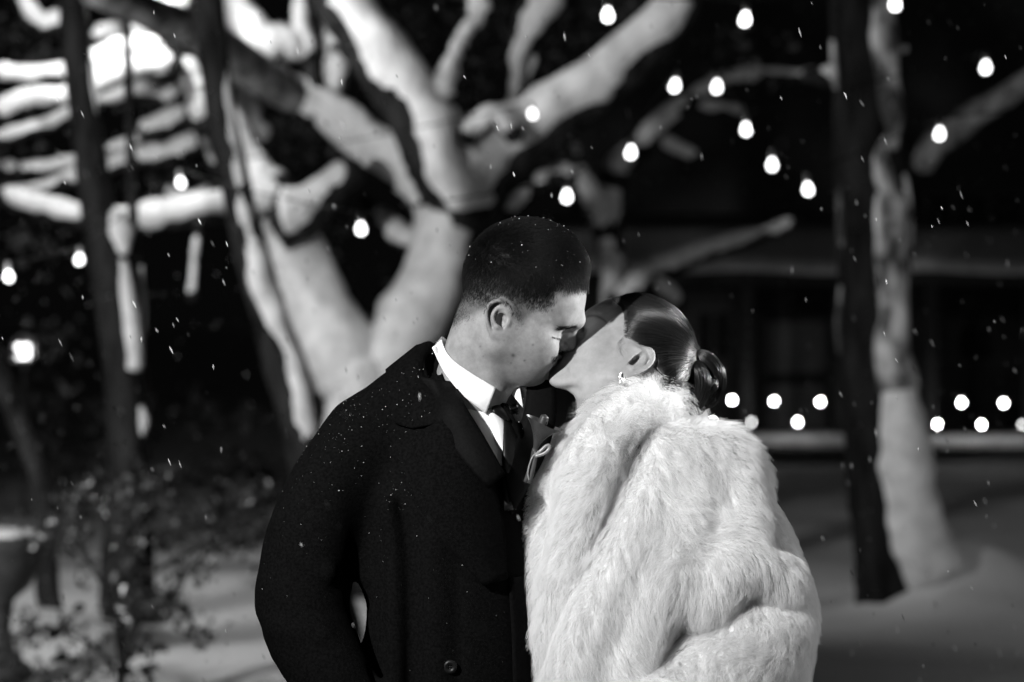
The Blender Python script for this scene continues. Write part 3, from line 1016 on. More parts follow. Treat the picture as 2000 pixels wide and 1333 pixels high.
# ================================================================== the couple
def skin_mat(name, lo, hi, pores=1.0, spec=0.35, rough=0.48):
    m, nt, N, L, b = new_mat(name)
    tc = N.new("ShaderNodeTexCoord")
    n = N.new("ShaderNodeTexNoise")
    n.inputs['Scale'].default_value = 55
    n.inputs['Detail'].default_value = 9
    L.new(tc.outputs['Object'], n.inputs[0])
    n.inputs['Roughness'].default_value = 0.72
    r = ramp(N, L, n.outputs[0], [(0.3, lo), (0.7, hi)])
    a = N.new("ShaderNodeAttribute")
    a.attribute_name = 'dark'
    mx = N.new("ShaderNodeMix")
    mx.data_type = 'RGBA'
    mx.inputs['B'].default_value = grey(0.012)
    L.new(a.outputs['Fac'], mx.inputs['Factor'])
    L.new(r.outputs[0], mx.inputs['A'])
    L.new(mx.outputs['Result'], b.inputs['Base Color'])
    b.inputs['Roughness'].default_value = rough
    b.inputs['Specular IOR Level'].default_value = spec
    b.inputs['Subsurface Weight'].default_value = 0.12
    b.inputs['Subsurface Radius'].default_value = (0.008, 0.008, 0.008)
    b.inputs['Subsurface Scale'].default_value = 0.6
    n2 = N.new("ShaderNodeTexNoise")
    n2.inputs['Scale'].default_value = 600
    n2.inputs['Detail'].default_value = 3
    L.new(tc.outputs['Object'], n2.inputs[0])
    bp = N.new("ShaderNodeBump")
    bp.inputs['Strength'].default_value = 0.3 * pores
    bp.inputs['Distance'].default_value = 0.0012
    L.new(n2.outputs[0], bp.inputs['Height'])
    L.new(bp.outputs[0], b.inputs['Normal'])
    return m


M_SKIN_M = skin_mat("tanned_skin", 0.16, 0.27, 1.0, 0.3)
M_SKIN_W = skin_mat("fair_skin", 0.215, 0.29, 0.5, 0.22, 0.55)
M_WOOL = noise_mat("black_wool", 0.0012, 0.0035, 260, 0.9, 0.5, 700, spec=0.04, bdist=0.0015)
M_SUIT = noise_mat("black_suit_cloth", 0.001, 0.0025, 300, 0.7, 0.3, 900, spec=0.06, bdist=0.0008)
M_SATIN = noise_mat("black_satin", 0.003, 0.006, 60, 0.4, 0.25, 25, spec=0.25, bdist=0.004)
M_SHIRT = noise_mat("white_cotton", 0.74, 0.8, 30, 0.75, 0.12, 1500, spec=0.25, bdist=0.0005)
M_HAIR_M = hair_mat("cropped_black_hair", 0.002, 0.006, 0.5, 0.12)
M_HAIR_W = hair_mat("slick_dark_hair", 0.003, 0.012, 0.28, 0.4)
M_HAIR_BASE = noise_mat("slick_hair_mass", 0.003, 0.007, 300, 0.4, 0.4, 400, spec=0.2, bdist=0.001)
M_FUR = hair_mat("white_faux_fur", 0.74, 0.9, 0.6, 0.2, 0.45)
M_FUR_BASE = noise_mat("fur_backing", 0.55, 0.66, 60, 0.95, spec=0.05)
M_GOWN = noise_mat("ivory_satin", 0.55, 0.62, 12, 0.4, 0.2, 20, spec=0.4, bdist=0.003)
M_SILVER = noise_mat("silver", 0.8, 0.9, 50, 0.3, metal=1)
M_BUTTON = noise_mat("horn_button", 0.004, 0.008, 90, 0.4, spec=0.2)
M_SPECK = noise_mat("wet_snow_speck", 0.75, 0.85, 200, 0.3, spec=0.6)
M_PETAL = noise_mat("dark_lily_petal", 0.02, 0.05, 40, 0.42, 0.2, 90, spec=0.25, bdist=0.001, stretch=(1, 1, 0.3))
M_RIBBON = noise_mat("grey_ribbon", 0.16, 0.22, 80, 0.35, spec=0.5)
M_TROUSER = noise_mat("black_trouser_cloth", 0.008, 0.014, 200, 0.8, spec=0.2)
M_LEATHER = noise_mat("black_leather", 0.008, 0.014, 60, 0.3, spec=0.5)
M_MOLE = noise_mat("mole_skin", 0.06, 0.09, 90, 0.6)


def sculpt_ear(f, c, up, fwd, out, s=1.0, sw=1.0, k=4):
    """Ear built from ropes and hollows; c centre on the head's side, up/fwd/out unit vectors, s length, sw width scale."""
    c, up, fwd, out = (np.array(x, float) for x in (c, up, fwd, out))

    def p(x, y, z):
        return c + fwd * (x * sw) + up * (y * s) + out * z
    f.ell(p(-3, 2, 4), (19 * sw, 29 * s, 7), rot=math.degrees(math.atan2(fwd[1], fwd[0])), k=5)
    helix = [p(12, 1, 3), p(20, 9, 4), p(20, 22, 7), p(10, 32, 11), p(-4, 33, 14), p(-16, 25, 15), p(-20, 10, 14), p(-18, -6, 12),
             p(-13, -20, 9), p(-9, -28, 7)]
    f.ell(p(-1, 3, 16), (14 * sw, 23 * s, 9), rot=math.degrees(math.atan2(fwd[1], fwd[0])), k=4, op='sub')
    f.ell(p(5, -3, 8), (10 * sw, 14 * s, 13), rot=math.degrees(math.atan2(fwd[1], fwd[0])), k=3, op='sub')
    f.chain(helix, [4, 4.2, 4.4, 4.4, 4.4, 4.2, 4, 4, 4.5, 5], k=k, n=22)
    f.chain([p(6, 20, 8), p(-4, 17, 10), p(-9, 6, 11), p(-7, -6, 11), p(-2, -14, 11)], [2.6, 3.4, 3.8, 4, 4.6], k=4, n=12)
    f.cap(p(-3, -14, 10), p(3, -16, 9), 5, 4, k=4)
    f.chain([p(18, 4, 4), p(16, -6, 8), p(13, -13, 6)], [5, 5.5, 4.5], k=4, n=7)
    f.ell(p(-3, -27, 7), (9 * sw, 10 * s, 6), rot=math.degrees(math.atan2(fwd[1], fwd[0])), k=7)


# ------------------------------------------------------------------ the man
man = empty("person", fig((900, 666.5, 20)) * np.array([1, 1, 0]))
tag(man, "dark-haired man in black overcoat and white collar, bending to kiss the woman", "person")

W0 = -6.0


def sculpt_man():
    f = Field((800, 415, -150), (1175, 930, 140), 2.0)
    f.warp = lambda X, Y, Z: (X, Y, Z + 0.13 * np.clip(730 - Y, -20, 260))
    w = W0
    # skull, brow and face
    f.ell((1031, 539, w), (114, 102, 95), rot=8, k=5)
    f.ell((986, 575, w), (82, 72, 86), rot=35, k=20)
    f.ell((1082, 585, w), (67, 60, 74), rot=80, k=18)
    for s in (-1, 1):
        f.cap((1126, 627, w + s * 8), (1098, 627, w + s * 51), 12, 10, k=20)     # brow
        f.ell((1051, 661, w + s * 44), (36, 40, 34), k=22)                        # cheekbone
        f.ell((1040, 690, w + s * 40), (46, 48, 34), rot=25, k=25)                # cheek
        f.cap((975, 668, w + s * 58), (1030, 732, w + s * 26), 26, 20, k=26)      # jaw
        f.cap((975, 668, w + s * 58), (985, 610, w + s * 66), 26, 24, k=24)       # ramus
        f.ell((1067, 696, w + s * 18), (22, 22, 20), k=14)                        # muzzle
    f.ell((1060, 648, w), (37, 42, 46), rot=12, k=14)
    f.ell((1051, 735, w), (20, 20, 27), rot=20, k=16)                             # chin
    f.ell((1012, 712, w), (48, 40, 44), rot=25, k=18)                             # floor of the mouth
    for s in (-1, 1):                                                             # eye sockets and lids
        f.ell((1111, 654, w + s * 33), (22, 14, 22), rot=10, k=9, op='sub')
        f.ell((1076, 654, w + s * 41), (16.5, 14, 17), k=6)
        f.chain([(1080, 659, w + s * 54), (1091, 662, w + s * 43), (1094, 660, w + s * 30)], [1.6, 1.8, 1.6], k=3)
    for s in (-1, 1):
        f.ell((1012, 645, w + s * 50), (56, 56, 31), k=25)
        f.ell((1070, 600, w + s * 44), (44, 44, 29), k=25)
    # nose
    f.cap((1119, 638, w), (1117, 672, w), 7.5, 8, k=7)
    f.ell((1110, 677, w), (13, 11, 11), rot=35, k=7)
    f.ell((1103, 662, w), (18, 25, 12.5), rot=-4, k=6)
    for s in (-1, 1):
        f.ell((1099, 677, w + s * 13), (10, 8.5, 8), rot=25, k=5)
        f.ell((1104, 686, w + s * 6), (6, 3.5, 3.5), rot=10, k=2, op='sub')
        f.cap((1088, 672, w + s * 27), (1077, 690, w + s * 33), 2.5, 3, k=9, op='sub')    # smile fold
    # mouth
    f.chain([(1077, 703, w - 25), (1092, 697, w - 9), (1092, 697, w + 9), (1077, 703, w + 25)], [3, 5.5, 5.5, 3], k=5)
    f.chain([(1074, 709, w - 22), (1086, 712, w - 8), (1086, 712, w + 8), (1074, 709, w + 22)], [3, 6, 6, 3], k=5)
    f.chain([(1078, 705, w - 27), (1094, 704, w - 9), (1094, 704, w + 9), (1078, 705, w + 27)], [1.2, 1.6, 1.6, 1.2], k=2, op='sub')
    # neck and shoulders
    f.cap((948, 636, w), (908, 755, w + 6), 62, 62, k=30)
    f.cap((985, 690, w), (935, 775, w + 4), 44, 60, k=26)
    f.cap((955, 645, w - 50), (962, 760, w - 40), 13, 10, k=30)                   # neck muscle
    f.cap((910, 790, 6), (900, 860, 25), 56, 70, k=30)
    f.cap((800, 890, 40), (980, 890, 40), 40, 40, k=40)
    for s in (-1, 1):
        sculpt_ear(f, (974, 624, w + s * 78), (0.02, -1, 0), (1, 0.02, 0), (0, 0, s * 1.15), 1.06, 1.16)
    return f


FM = sculpt_man()
V, Q = FM.mesh()
HAIR_POLY = [(890, 632), (902, 621), (912, 618), (926, 616), (940, 608), (951, 601), (957, 592), (974, 584), (992, 588), (1001, 603), (1009, 622), (1017, 638),
             (1025, 627), (1038, 615), (1055, 607), (1070, 601), (1079, 590), (1081, 573), (1085, 556), (1106, 558), (1128, 562), (1152, 559),
             (1190, 540), (1190, 380), (860, 380), (860, 632)]
ear_zone = ((V[:, 0] - 974) / 27) ** 2 + ((V[:, 1] - 624) / 37) ** 2 < 1
def soft_poly(P, poly, rad=8.0, n=16):
    return sum(in_poly(P + rad * np.array([math.cos(a), math.sin(a)]) * (0.5 if i % 2 else 1), poly) for i, a in enumerate(np.linspace(0, 2 * math.pi, n, endpoint=False))) / n


hair_m = soft_poly(V[:, :2], HAIR_POLY) * ~(ear_zone & (np.abs(V[:, 2] - W0) > 82)) * (V[:, 1] < 640)


def fade(P):
    """0 at the clipped hairline, 1 where the hair is full."""
    x = np.clip((600 - P[:, 1] + 0.10 * (P[:, 0] - 960)) / 95, 0, 1)
    front = np.clip((P[:, 0] - 1075) / 25, 0, 1) * np.clip((575 - P[:, 1]) / 8, 0, 1)
    return np.maximum(x, front)


beard = np.exp(-((V[:, 0] - 1040) / 55) ** 2 - ((V[:, 1] - 728) / 32) ** 2) * 0.22
beard = np.maximum(beard, np.exp(-((V[:, 0] - 1086) / 9) ** 2 - ((V[:, 1] - 706) / 9) ** 2) * 0.5)
beard = np.maximum(beard, np.exp(-((V[:, 0] - 1090) / 16) ** 2 - ((V[:, 1] - 695) / 10) ** 2) * 0.35)
moles = np.zeros(len(V))
for (mu, mv, mr, ms) in ((1002, 693, 3.4, .75), (1040, 673, 2, .6), (1024, 703, 2.2, .5), (998, 708, 1.8, .5), (939, 676, 1.6, .5), (945, 695, 1.6, .45), (985, 664, 1.2, .35)):
    moles += ms * np.exp(-(((V[:, 0] - mu) ** 2 + (V[:, 1] - mv) ** 2) / mr ** 2)) * (V[:, 2] < W0)
dark = np.clip(hair_m * (0.60 + 0.40 * np.clip(fade(V) * 1.25, 0, 1)) + beard + moles, 0, 0.97)
man_body = mesh_obj("body", fig(V), Q, M_SKIN_M, man, attrs={'dark': dark})

# cropped hair, longer towards the crown
P, N = scatter(V, Q, 52000, hair_m * (0.62 + 0.38 * fade(V)))
fd = fade(P)
length = 9 + 13 * np.clip((fd - 0.25) / 0.75, 0, 1) ** 1.2
length *= 1 - 0.55 * np.clip((P[:, 0] - 1110) / 40, 0, 1) * np.clip((P[:, 1] - 500) / 40, 0, 1)
crown = np.array([1000, 485, W0 - 40])
d = P - crown
side = np.clip((P[:, 1] - 500) / 60, 0, 1)[:, None]
flow = unit(d) * (1 - side) + side * np.array([-0.42, 0.9, 0])
topf = np.array([0.85, -0.1, 0.0])
flow = flow + (1 - side) * topf
flow += RNG.normal(size=P.shape) * 0.28
flow = unit(flow - N * (flow * N).sum(1, keepdims=True))
lift = (0.28 + 0.5 * np.clip(fd, 0, 1))[:, None]
t = np.linspace(0, 1, 4)[None, :, None]
H = P[:, None] - N[:, None] * 1.5 + (flow[:, None] * t * (0.75 + 0.25 * t) + N[:, None] * lift[:, None] * (t - 0.3 * t * t)) * length[:, None, None]
curves_obj("hair", fig(H), 0.00021 - 0.00008 * np.clip(fd, 0, 1), 0.00006, M_HAIR_M, man)

# brows, lashes, moustache
def strokes(A, B, n, ln, spread, dirv, w_off, width=0.00012, surf=None):
    t_ = RNG.random((n, 1))
    base = np.array(A) * (1 - t_) + np.array(B) * t_ + RNG.normal(size=(n, 3)) * np.array(spread)
    if surf is not None:
        ww = surf.front(base[:, 0], base[:, 1])
        base[:, 2] = np.where(np.isnan(ww), base[:, 2], ww)
    dv = unit(np.array(dirv) + RNG.normal(size=(n, 3)) * 0.25) * ln
    s = np.linspace(0, 1, 4)[None, :, None]
    return base[:, None] + dv[:, None] * s + np.array([0, 0, w_off]) * s * (1 - 0.4 * s)


brow = [strokes((1089, 642.5, -60), (1127, 635, -20), 800, 9, (1, 1.7, 0), (-0.95, 0.16, 0), -1.5, surf=FM)]
curves_obj("eyebrows", fig(np.vstack(brow)), 0.00018, 0.00005, M_HAIR_M, man)
lash = [strokes((1076, 657, -56), (1093, 662, -36), 40, 5, (1, .6, 1), (0.5, 0.8, -0.5), -1, surf=FM)]
curves_obj("eyelashes", fig(np.vstack(lash)), 0.00016, 0.00005, M_HAIR_M, man)
mo = [strokes((1080, 701, -32), (1099, 689, -20), 420, 5, (2.2, 2.6, 0), (-0.5, 0.8, -0.1), -1, surf=FM)]  # upper-lip hair, spread to paint in the shadow beneath the nose too
mo.append(mo[0] * np.array([1, 1, -1]) + np.array([0, 0, 2 * W0]))
curves_obj("moustache_nose_shade", fig(np.vstack(mo)), 0.00012, 0.00006, M_HAIR_M, man)

# ---- overcoat: body and sleeve are one cloth shell
def sculpt_coat():
    f = Field((470, 640, -240), (1180, 1800, 260), 5.0)
    f.ell((860, 1010, 45), (150, 250, 145), k=10, yaw=-25)
    f.cap((870, 1000, 40), (890, 1500, 40), 165, 200, k=40)
    f.cap((890, 1500, 40), (900, 1760, 40), 200, 215, k=20)
    f.ell((905, 880, 0), (125, 130, 115), rot=0, k=40)
    # shoulder and upper back
    f.cap((845, 755, 30), (700, 838, 8), 66, 62, k=40)
    f.cap((870, 720, 30), (800, 790, 40), 55, 70, k=30)
    f.cap((960, 790, 90), (1000, 850, 120), 70, 75, k=50)
    # near sleeve
    f.chain([(684, 878, -18), (640, 960, -42), (607, 1060, -62), (596, 1150, -72)], [72, 80, 86, 88], k=20)
    f.chain([(596, 1150, -72), (612, 1225, -92), (668, 1320, -128), (738, 1410, -140)], [87, 86, 74, 62], k=14)
    f.chain([(735, 880, 0), (715, 980, -10), (708, 1110, -10)], [70, 62, 48], k=40)
    # far sleeve, behind the woman
    f.chain([(1010, 860, 150), (1060, 1000, 180), (1090, 1150, 150), (1130, 1250, 90)], [70, 74, 72, 60], k=20)
    # hollows and drapes
    f.ell((701, 1164, -20), (11, 34, 400), rot=-12, k=8, op='sub')
    f.ell((708, 1200, 60), (18, 70, 100), rot=0, k=8, op='sub')
    for P_, r_, k_ in (([(690, 905, -120), (725, 1010, -125), (742, 1120, -130), (735, 1400, -160)], 7, 16),
                       ([(585, 985, -150), (640, 1060, -165), (690, 1110, -160)], 6, 18),
                       ([(560, 1060, -150), (600, 1100, -165), (650, 1120, -170)], 5, 16),
                       ([(800, 960, -130), (806, 1100, -150), (812, 1400, -175)], 7, 22),
                       ([(905, 1080, -140), (900, 1200, -150), (905, 1420, -165)], 6, 22)):
        f.chain(P_, [r_] * len(P_), k=k_, op='sub')
    for P_, r_ in (([(762, 980, -112), (775, 1100, -118), (778, 1400, -148)], 18), ([(850, 1050, -118), (855, 1200, -128), (860, 1400, -150)], 18),
                   ([(560, 1010, -110), (600, 1080, -135), (650, 1105, -140)], 14), ([(530, 1180, -90), (570, 1210, -150), (640, 1220, -160)], 12)):
        f.chain(P_, [r_] * len(P_), k=28)
    # the open front, where the suit shows
    f.chain([(905, 710, -100), (940, 770, -125), (962, 850, -128), (985, 960, -125)], [30, 60, 60, 26], k=8, op='sub')
    f.chain([(890, 770, -190), (930, 800, -195), (985, 825, -195), (1012, 870, -190)], [40, 52, 54, 44], k=8, op='sub')
    f.chain([(900, 745, -80), (935, 780, -88), (968, 830, -90), (990, 880, -92), (992, 950, -100)], [40, 56, 56, 46, 25], k=8, op='sub')
    f.chain([(1008, 790, -80), (1022, 850, -90), (1015, 900, -95)], [36, 42, 34], k=8, op='sub')
    f.chain([(975, 760, -100), (1000, 840, -110), (1004, 940, -108)], [40, 54, 30], k=8, op='sub')
    f.chain([(880, 655, -20), (905, 690, -60), (935, 745, -90)], [66, 72, 70], k=6, op='sub')
    f.cap((955, 610, W0), (915, 712, W0), 66, 84, k=6, op='sub')
    return f


FC = sculpt_coat()
V, Q = FC.mesh()
coat = mesh_obj("overcoat", fig(V), Q, M_WOOL, man)

# inner chest under the coat: shirt and suit lie on it
FI = Field((820, 640, -220), (1130, 1080, 120), 4.0)
FI.ell((925, 990, 26), (125, 225, 112), k=10, yaw=-20)
FI.cap((905, 830, 12), (925, 900, 18), 76, 105, k=30)
surfI = lambda u, v: FI.front(u, v)
FI.F += 14
Vi, Qi = FI.mesh()
FI.F -= 14
mesh_obj("suit_jacket", fig(Vi), Qi, M_SUIT, man)
patch([(880, 745), (905, 792), (940, 850), (974, 905)], [(985, 745), (1002, 790), (1000, 850), (984, 905)], surfI, 4, M_SHIRT, "shirt_front", man, thick=3)
patch([(874, 742), (900, 790), (938, 850), (976, 908)], [(893, 770), (917, 808), (948, 856), (979, 908)], surfI, 34, M_SUIT, "waistcoat_edge", man, m=4, thick=6)
patch([(822, 735), (838, 790), (872, 850), (955, 945)], [(890, 745), (912, 790), (948, 848), (988, 918)], surfI, 58, M_SUIT, "jacket_lapel", man, m=10, thick=9, puff=4)
patch([(1030, 742), (1024, 800), (1008, 850), (984, 920)], [(1085, 742), (1085, 820), (1060, 900), (1000, 1000)], surfI, 20, M_SUIT, "jacket_lapel", man, m=6, thick=7, puff=4)
# shirt placket and crumpled fold beside the tie
patch([(952, 800), (962, 828), (966, 852), (982, 880)], [(972, 795), (988, 830), (990, 850), (986, 880)], surfI, 8, M_SHIRT, "shirt_placket", man, n=14, m=6, thick=3, puff=4)

# tie
WK = float(np.nan_to_num(FI.front(np.array([990.]), np.array([800.]))[0], nan=-90))
print('WK', WK)
tie = patch([(984, 815), (983, 850), (982, 900), (985, 990)], [(1010, 812), (1011, 850), (1010, 900), (1008, 990)], surfI, 16, M_SATIN, "tie", man, m=8, thick=6, puff=6)
patch([(977, 757), (968, 778), (961, 799), (972, 810), (985, 819)], [(999, 754), (1007, 772), (1012, 793), (1012, 806), (1009, 819)], surfI, 20, M_SATIN, "tie_knot", man, n=20, m=12, thick=14, puff=12)

# shirt collar: a stand round the neck and two turned-down points
top = [(863, 663), (872, 686), (889, 705), (916, 724), (945, 742), (969, 756)]
low = [(845, 679), (864, 719), (882, 744), (905, 770), (930, 790), (950, 807)]


def surf_collar(u, v):
    a = FM.front(u, v)
    b = FI.front(u, v)
    return np.fmin(a, b)


patch(top, low, surf_collar, 9, M_SHIRT, "shirt_collar", man, n=30, m=10, thick=3.5, puff=5)
patch([(998, 742), (993, 750), (989, 757)], [(1014, 748), (1018, 772), (1022, 797)], lambda u, v: WK - 0.5 * (u - 1000), 14, M_SHIRT, "shirt_collar", man, n=14, m=7, thick=3.5, puff=2)
ang = np.linspace(0, 2 * np.pi, 41)
cen, e1, e2 = np.array([921, 708, W0]), np.array([-0.755, -0.62, 0]) * 76, np.array([0, 0, 1.0]) * 79
ring = cen + np.cos(ang)[:, None] * e1 + np.sin(ang)[:, None] * e2
up_ = np.array([0.40, -0.62, 0])
band = np.stack([ring - up_ * 22, ring + up_ * 3, ring * 1.0 + up_ * 3 + (ring - cen) * 0.05, ring - up_ * 24 + (ring - cen) * 0.09], 1)
keep = np.sin(ang) > 0.05
Fb = [(i * 4 + j, (i + 1) * 4 + j, (i + 1) * 4 + (j + 1) % 4, i * 4 + (j + 1) % 4) for i in range(40) for j in range(4) if keep[i] and keep[i + 1]]
mesh_obj("collar_stand", fig(band.reshape(-1, 3)), Fb, M_SHIRT, man)

# coat collar, lapel, flap edges
surfC = lambda u, v: np.fmin(FC.front(u, v), FI.front(u, v))
patch([(752, 722), (757, 760), (763, 796), (771, 822), (808, 834)], [(812, 674), (846, 671), (868, 738), (893, 790), (905, 812)], lambda u, v: np.fmin(surfC(u, v), FM.front(u, v)), 9, M_WOOL,
      "coat_collar", man, n=26, m=14, thick=8, puff=7)
patch([(763, 868), (776, 896), (792, 931), (844, 1014), (891, 1072), (945, 1130)], [(896, 800), (922, 838), (946, 890), (969, 952), (984, 1010), (992, 1120)], surfC, 14,
      M_WOOL, "coat_lapel", man, n=34, m=16, thick=10, puff=8)
patch([(992, 1120), (1000, 1250), (1005, 1500), (1010, 1780)], [(1020, 1120), (1034, 1250), (1040, 1500), (1045, 1780)], surfC, 6, M_WOOL, "coat_front_edge", man, n=20, m=5, thick=8, puff=3)

# button with a rim and four holes
bu, bv = 883, 1282
bw = float(FC.front(np.array([float(bu)]), np.array([float(bv)]))[0])
FB = Field((bu - 20, bv - 20, bw - 20), (bu + 20, bv + 20, bw + 12), 1.0)
FB.ell((bu, bv, bw - 3), (13.5, 13.5, 5), k=1)
FB.ell((bu, bv, bw - 10), (9.5, 9.5, 5.5), k=2, op='sub')
for a_ in (45, 135, 225, 315):
    x_, y_ = bu + 3.2 * math.cos(math.radians(a_)), bv + 3.2 * math.sin(math.radians(a_))
    FB.cap((x_, y_, bw - 14), (x_, y_, bw + 6), 1.3, 1.3, k=0.5, op='sub')
Vb, Qb = FB.mesh()
mesh_obj("coat_button", fig(Vb), Qb, M_BUTTON, man)

# trousers and shoes below the coat hem
g = 666.5 + (ZC) / PXM                                                # v of the ground
legs = []
for s in (-1, 1):
    legs.append(tube(fig([(885 + s * 10, 1600, 40 + s * 85), (890 + s * 14, 2000, 40 + s * 80), (895 + s * 16, g - 60, 40 + s * 80)]), [0.085, 0.07, 0.065], seg=16, bump=0.05, seed=3))
mesh_obj("trousers", *join(legs), M_TROUSER, man)
for s in (-1, 1):
    FS = Field((820, g - 110, s * 80 - 60), (1080, g + 4, s * 80 + 160), 5.0)
    FS.cap((885, g - 34, 40 + s * 80), (1010, g - 26, 40 + s * 80), 40, 36, k=10)
    FS.cap((890, g - 80, 40 + s * 80), (895, g - 40, 40 + s * 80), 42, 44, k=20)
    FS.ell((950, g + 30, 40 + s * 80), (200, 30, 90), k=3, op='sub')
    vs, qs = FS.mesh()
    mesh_obj("shoe", fig(vs), qs, M_LEATHER, man)

# ------------------------------------------------------------------ the woman
woman = empty("person", fig((1290, 666.5, 0)) * np.array([1, 1, 0]))
tag(woman, "woman in fluffy white fur coat with slick dark bun, face tilted up", "person")
LEAN = 0.82


def warp_w(X, Y, Z):
    return X, Y, Z - (-30 + LEAN * np.clip(745 - Y, -30, 170))


def sculpt_woman():
    f = Field((1055, 575, -140), (1400, 930, 240), 2.0)
    f.warp = warp_w
    # skull
    f.ell((1258, 664, 0), (101, 84, 80), rot=28, k=5)
    f.ell((1206, 642, 0), (58, 58, 66), rot=35, k=18)                            # forehead
    f.ell((1178, 652, 0), (44, 52, 56), rot=-40, k=20)
    for s in (-1, 1):
        f.cap((1152, 632, s * 8), (1170, 622, s * 44), 9, 9, k=14)               # brow
        f.ell((1172, 674, s * 40), (30, 34, 30), rot=-45, k=22)                   # cheekbone
        f.ell((1160, 700, s * 34), (40, 36, 30), rot=-35, k=24)                   # cheek
        f.cap((1202, 722, s * 50), (1106, 736, s * 17), 22, 18, k=24)             # jaw
        f.cap((1200, 718, s * 50), (1226, 690, s * 58), 23, 24, k=24)             # ramus
    f.ell((1140, 690, 0), (44, 40, 36), rot=-42, k=20)
    f.ell((1113, 716, 0), (31, 28, 32), rot=-45, k=18)                            # muzzle
    f.ell((1090, 738, 0), (19.5, 17.5, 23), rot=-20, k=14)                          # chin
    f.ell((1140, 728, 0), (48, 22, 32), rot=-4, k=16)                             # floor of the mouth
    for s in (-1, 1):
        f.ell((1141, 652, s * 31), (10, 9, 16), rot=-40, k=9, op='sub')
        f.ell((1156, 654, s * 31), (16, 15, 17), k=6)
        f.chain([(1157, 664, s * 44), (1148, 662, s * 32), (1150, 656, s * 20)], [1.8, 2, 1.6], k=3)
    # nose, lips
    f.cap((1140, 642, 0), (1112, 664, 0), 6, 7, k=12)
    f.ell((1110, 669, 0), (10, 8.5, 9), rot=-40, k=6)
    f.cap((1142, 656, 0), (1120, 676, 0), 9, 11, k=12)
    for s in (-1, 1):
        f.ell((1121, 676, s * 11), (8, 6.5, 6.5), rot=-40, k=4)
    f.chain([(1107, 706, -21), (1096, 696, -8), (1096, 696, 8), (1107, 706, 21)], [2.4, 4.8, 4.8, 2.4], k=4)
    f.chain([(1104, 711, -19), (1088, 710, -8), (1088, 710, 8), (1104, 711, 19)], [2.6, 5.6, 5.6, 2.6], k=4)
    f.chain([(1108, 709, -22), (1091, 704, -8), (1091, 704, 8), (1108, 709, 22)], [1, 1.4, 1.4, 1], k=2, op='sub')
    # neck
    f.cap((1226, 712, 0), (1206, 840, 10), 50, 62, k=22)
    f.cap((1174, 752, 0), (1188, 840, 6), 52, 54, k=16)
    f.cap((1098, 742, 0), (1150, 762, 0), 9, 24, k=14)
    f.cap((1222, 730, -48), (1165, 840, -24), 12, 12, k=16)
    f.cap((1205, 840, 10), (1225, 905, 15), 70, 110, k=40)
    s_ = -1
    for s_ in (-1, 1):
        sculpt_ear(f, (1241, 707, s_ * 66), (0.80, -0.60, 0), (-0.60, -0.80, 0), (0, 0, s_), 1.06, 0.88)
    return f


FW = sculpt_woman()
V, Q = FW.mesh()
wl = V[:, 2] - (-30 + LEAN * np.clip(745 - V[:, 1], -30, 170))
lips = np.exp(-((V[:, 0] - 1094) / 10) ** 2 - ((V[:, 1] - 704) / 9) ** 2) * (np.abs(wl) < 26) * 0.5
browline = 0.6 * np.exp(-((V[:, 1] - (617 + 0.018 * (V[:, 0] - 1158) ** 2)) / 3.0) ** 2) * (V[:, 0] > 1147) * (V[:, 0] < 1186) * (np.abs(wl) > 12)
lashline = 0
W_HAIR = [(1199, 586), (1214, 600), (1220, 618), (1217, 634), (1214, 650), (1212, 668), (1219, 676), (1232, 680), (1250, 680), (1268, 690), (1278, 704), (1272, 716),
          (1282, 730), (1300, 745), (1420, 760), (1420, 540), (1199, 540)]
scalp = in_poly(V[:, :2], W_HAIR)
ear_w = (np.abs(wl) > 70)
dark = np.clip(lips + browline + lashline + np.where(scalp & ~ear_w, 0.9, 0), 0, 0.95)
woman_body = mesh_obj("body", fig(V), Q, M_SKIN_W, woman, attrs={'dark': dark})

# slicked-back hair: a close shell, a small front quiff, and strands combed to the bun
FH = Field((1185, 560, -110), (1420, 830, 230), 2.0)
FH.warp = warp_w
FH.ell((1262, 663, 0), (102, 87, 84), rot=28, k=5)
FH.ell((1258, 602, 4), (32, 25, 40), rot=20, k=14)
FH.ell((1250, 590, 2), (26, 14, 30), rot=18, k=8)
FH.cap((1300, 700, 0), (1342, 712, 0), 58, 30, k=30)
FH.ell((1300, 730, 0), (40, 40, 60), k=20)
# cut the shell back to the hairline
HL = [(1190, 560), (1206, 590), (1215, 612), (1213, 630), (1210, 650), (1210, 668), (1224, 676), (1250, 679), (1270, 690), (1280, 706), (1276, 718), (1290, 735)]
FH.warp = None
X, Y, Z = np.meshgrid(*FH.ax, indexing='ij')
HLp = catmull([(a, b, 0) for a, b in HL], 60)
cut_u = np.interp(FH.ax[1], HLp[:40, 1], HLp[:40, 0])
poly_cut = [tuple(p[:2]) for p in HLp] + [(1290, 860), (1100, 860), (1100, 540), (1196, 540)]
uv = np.stack(np.meshgrid(FH.ax[0], FH.ax[1], indexing='ij'), -1).reshape(-1, 2)
inside = in_poly(uv, poly_cut).reshape(len(FH.ax[0]), len(FH.ax[1]))
# distance to the hairline in the picture plane, signed (positive in front of it)
dist = np.sqrt(((uv[:, None, :] - HLp[None, :, :2]) ** 2).sum(-1)).min(1).reshape(inside.shape)
sd = np.where(inside, dist, -dist)[:, :, None].astype(np.float32)
FH.F = np.where(np.isfinite(FH.F), FH.F, 1e3)
thin = np.clip(-sd / 25, 0, 1)
FH.F = np.maximum(FH.F + (1 - thin) * 3.0, sd)
Vh, Qh = FH.mesh()
hair_w = mesh_obj("hair", fig(Vh), Qh, M_HAIR_BASE, woman)

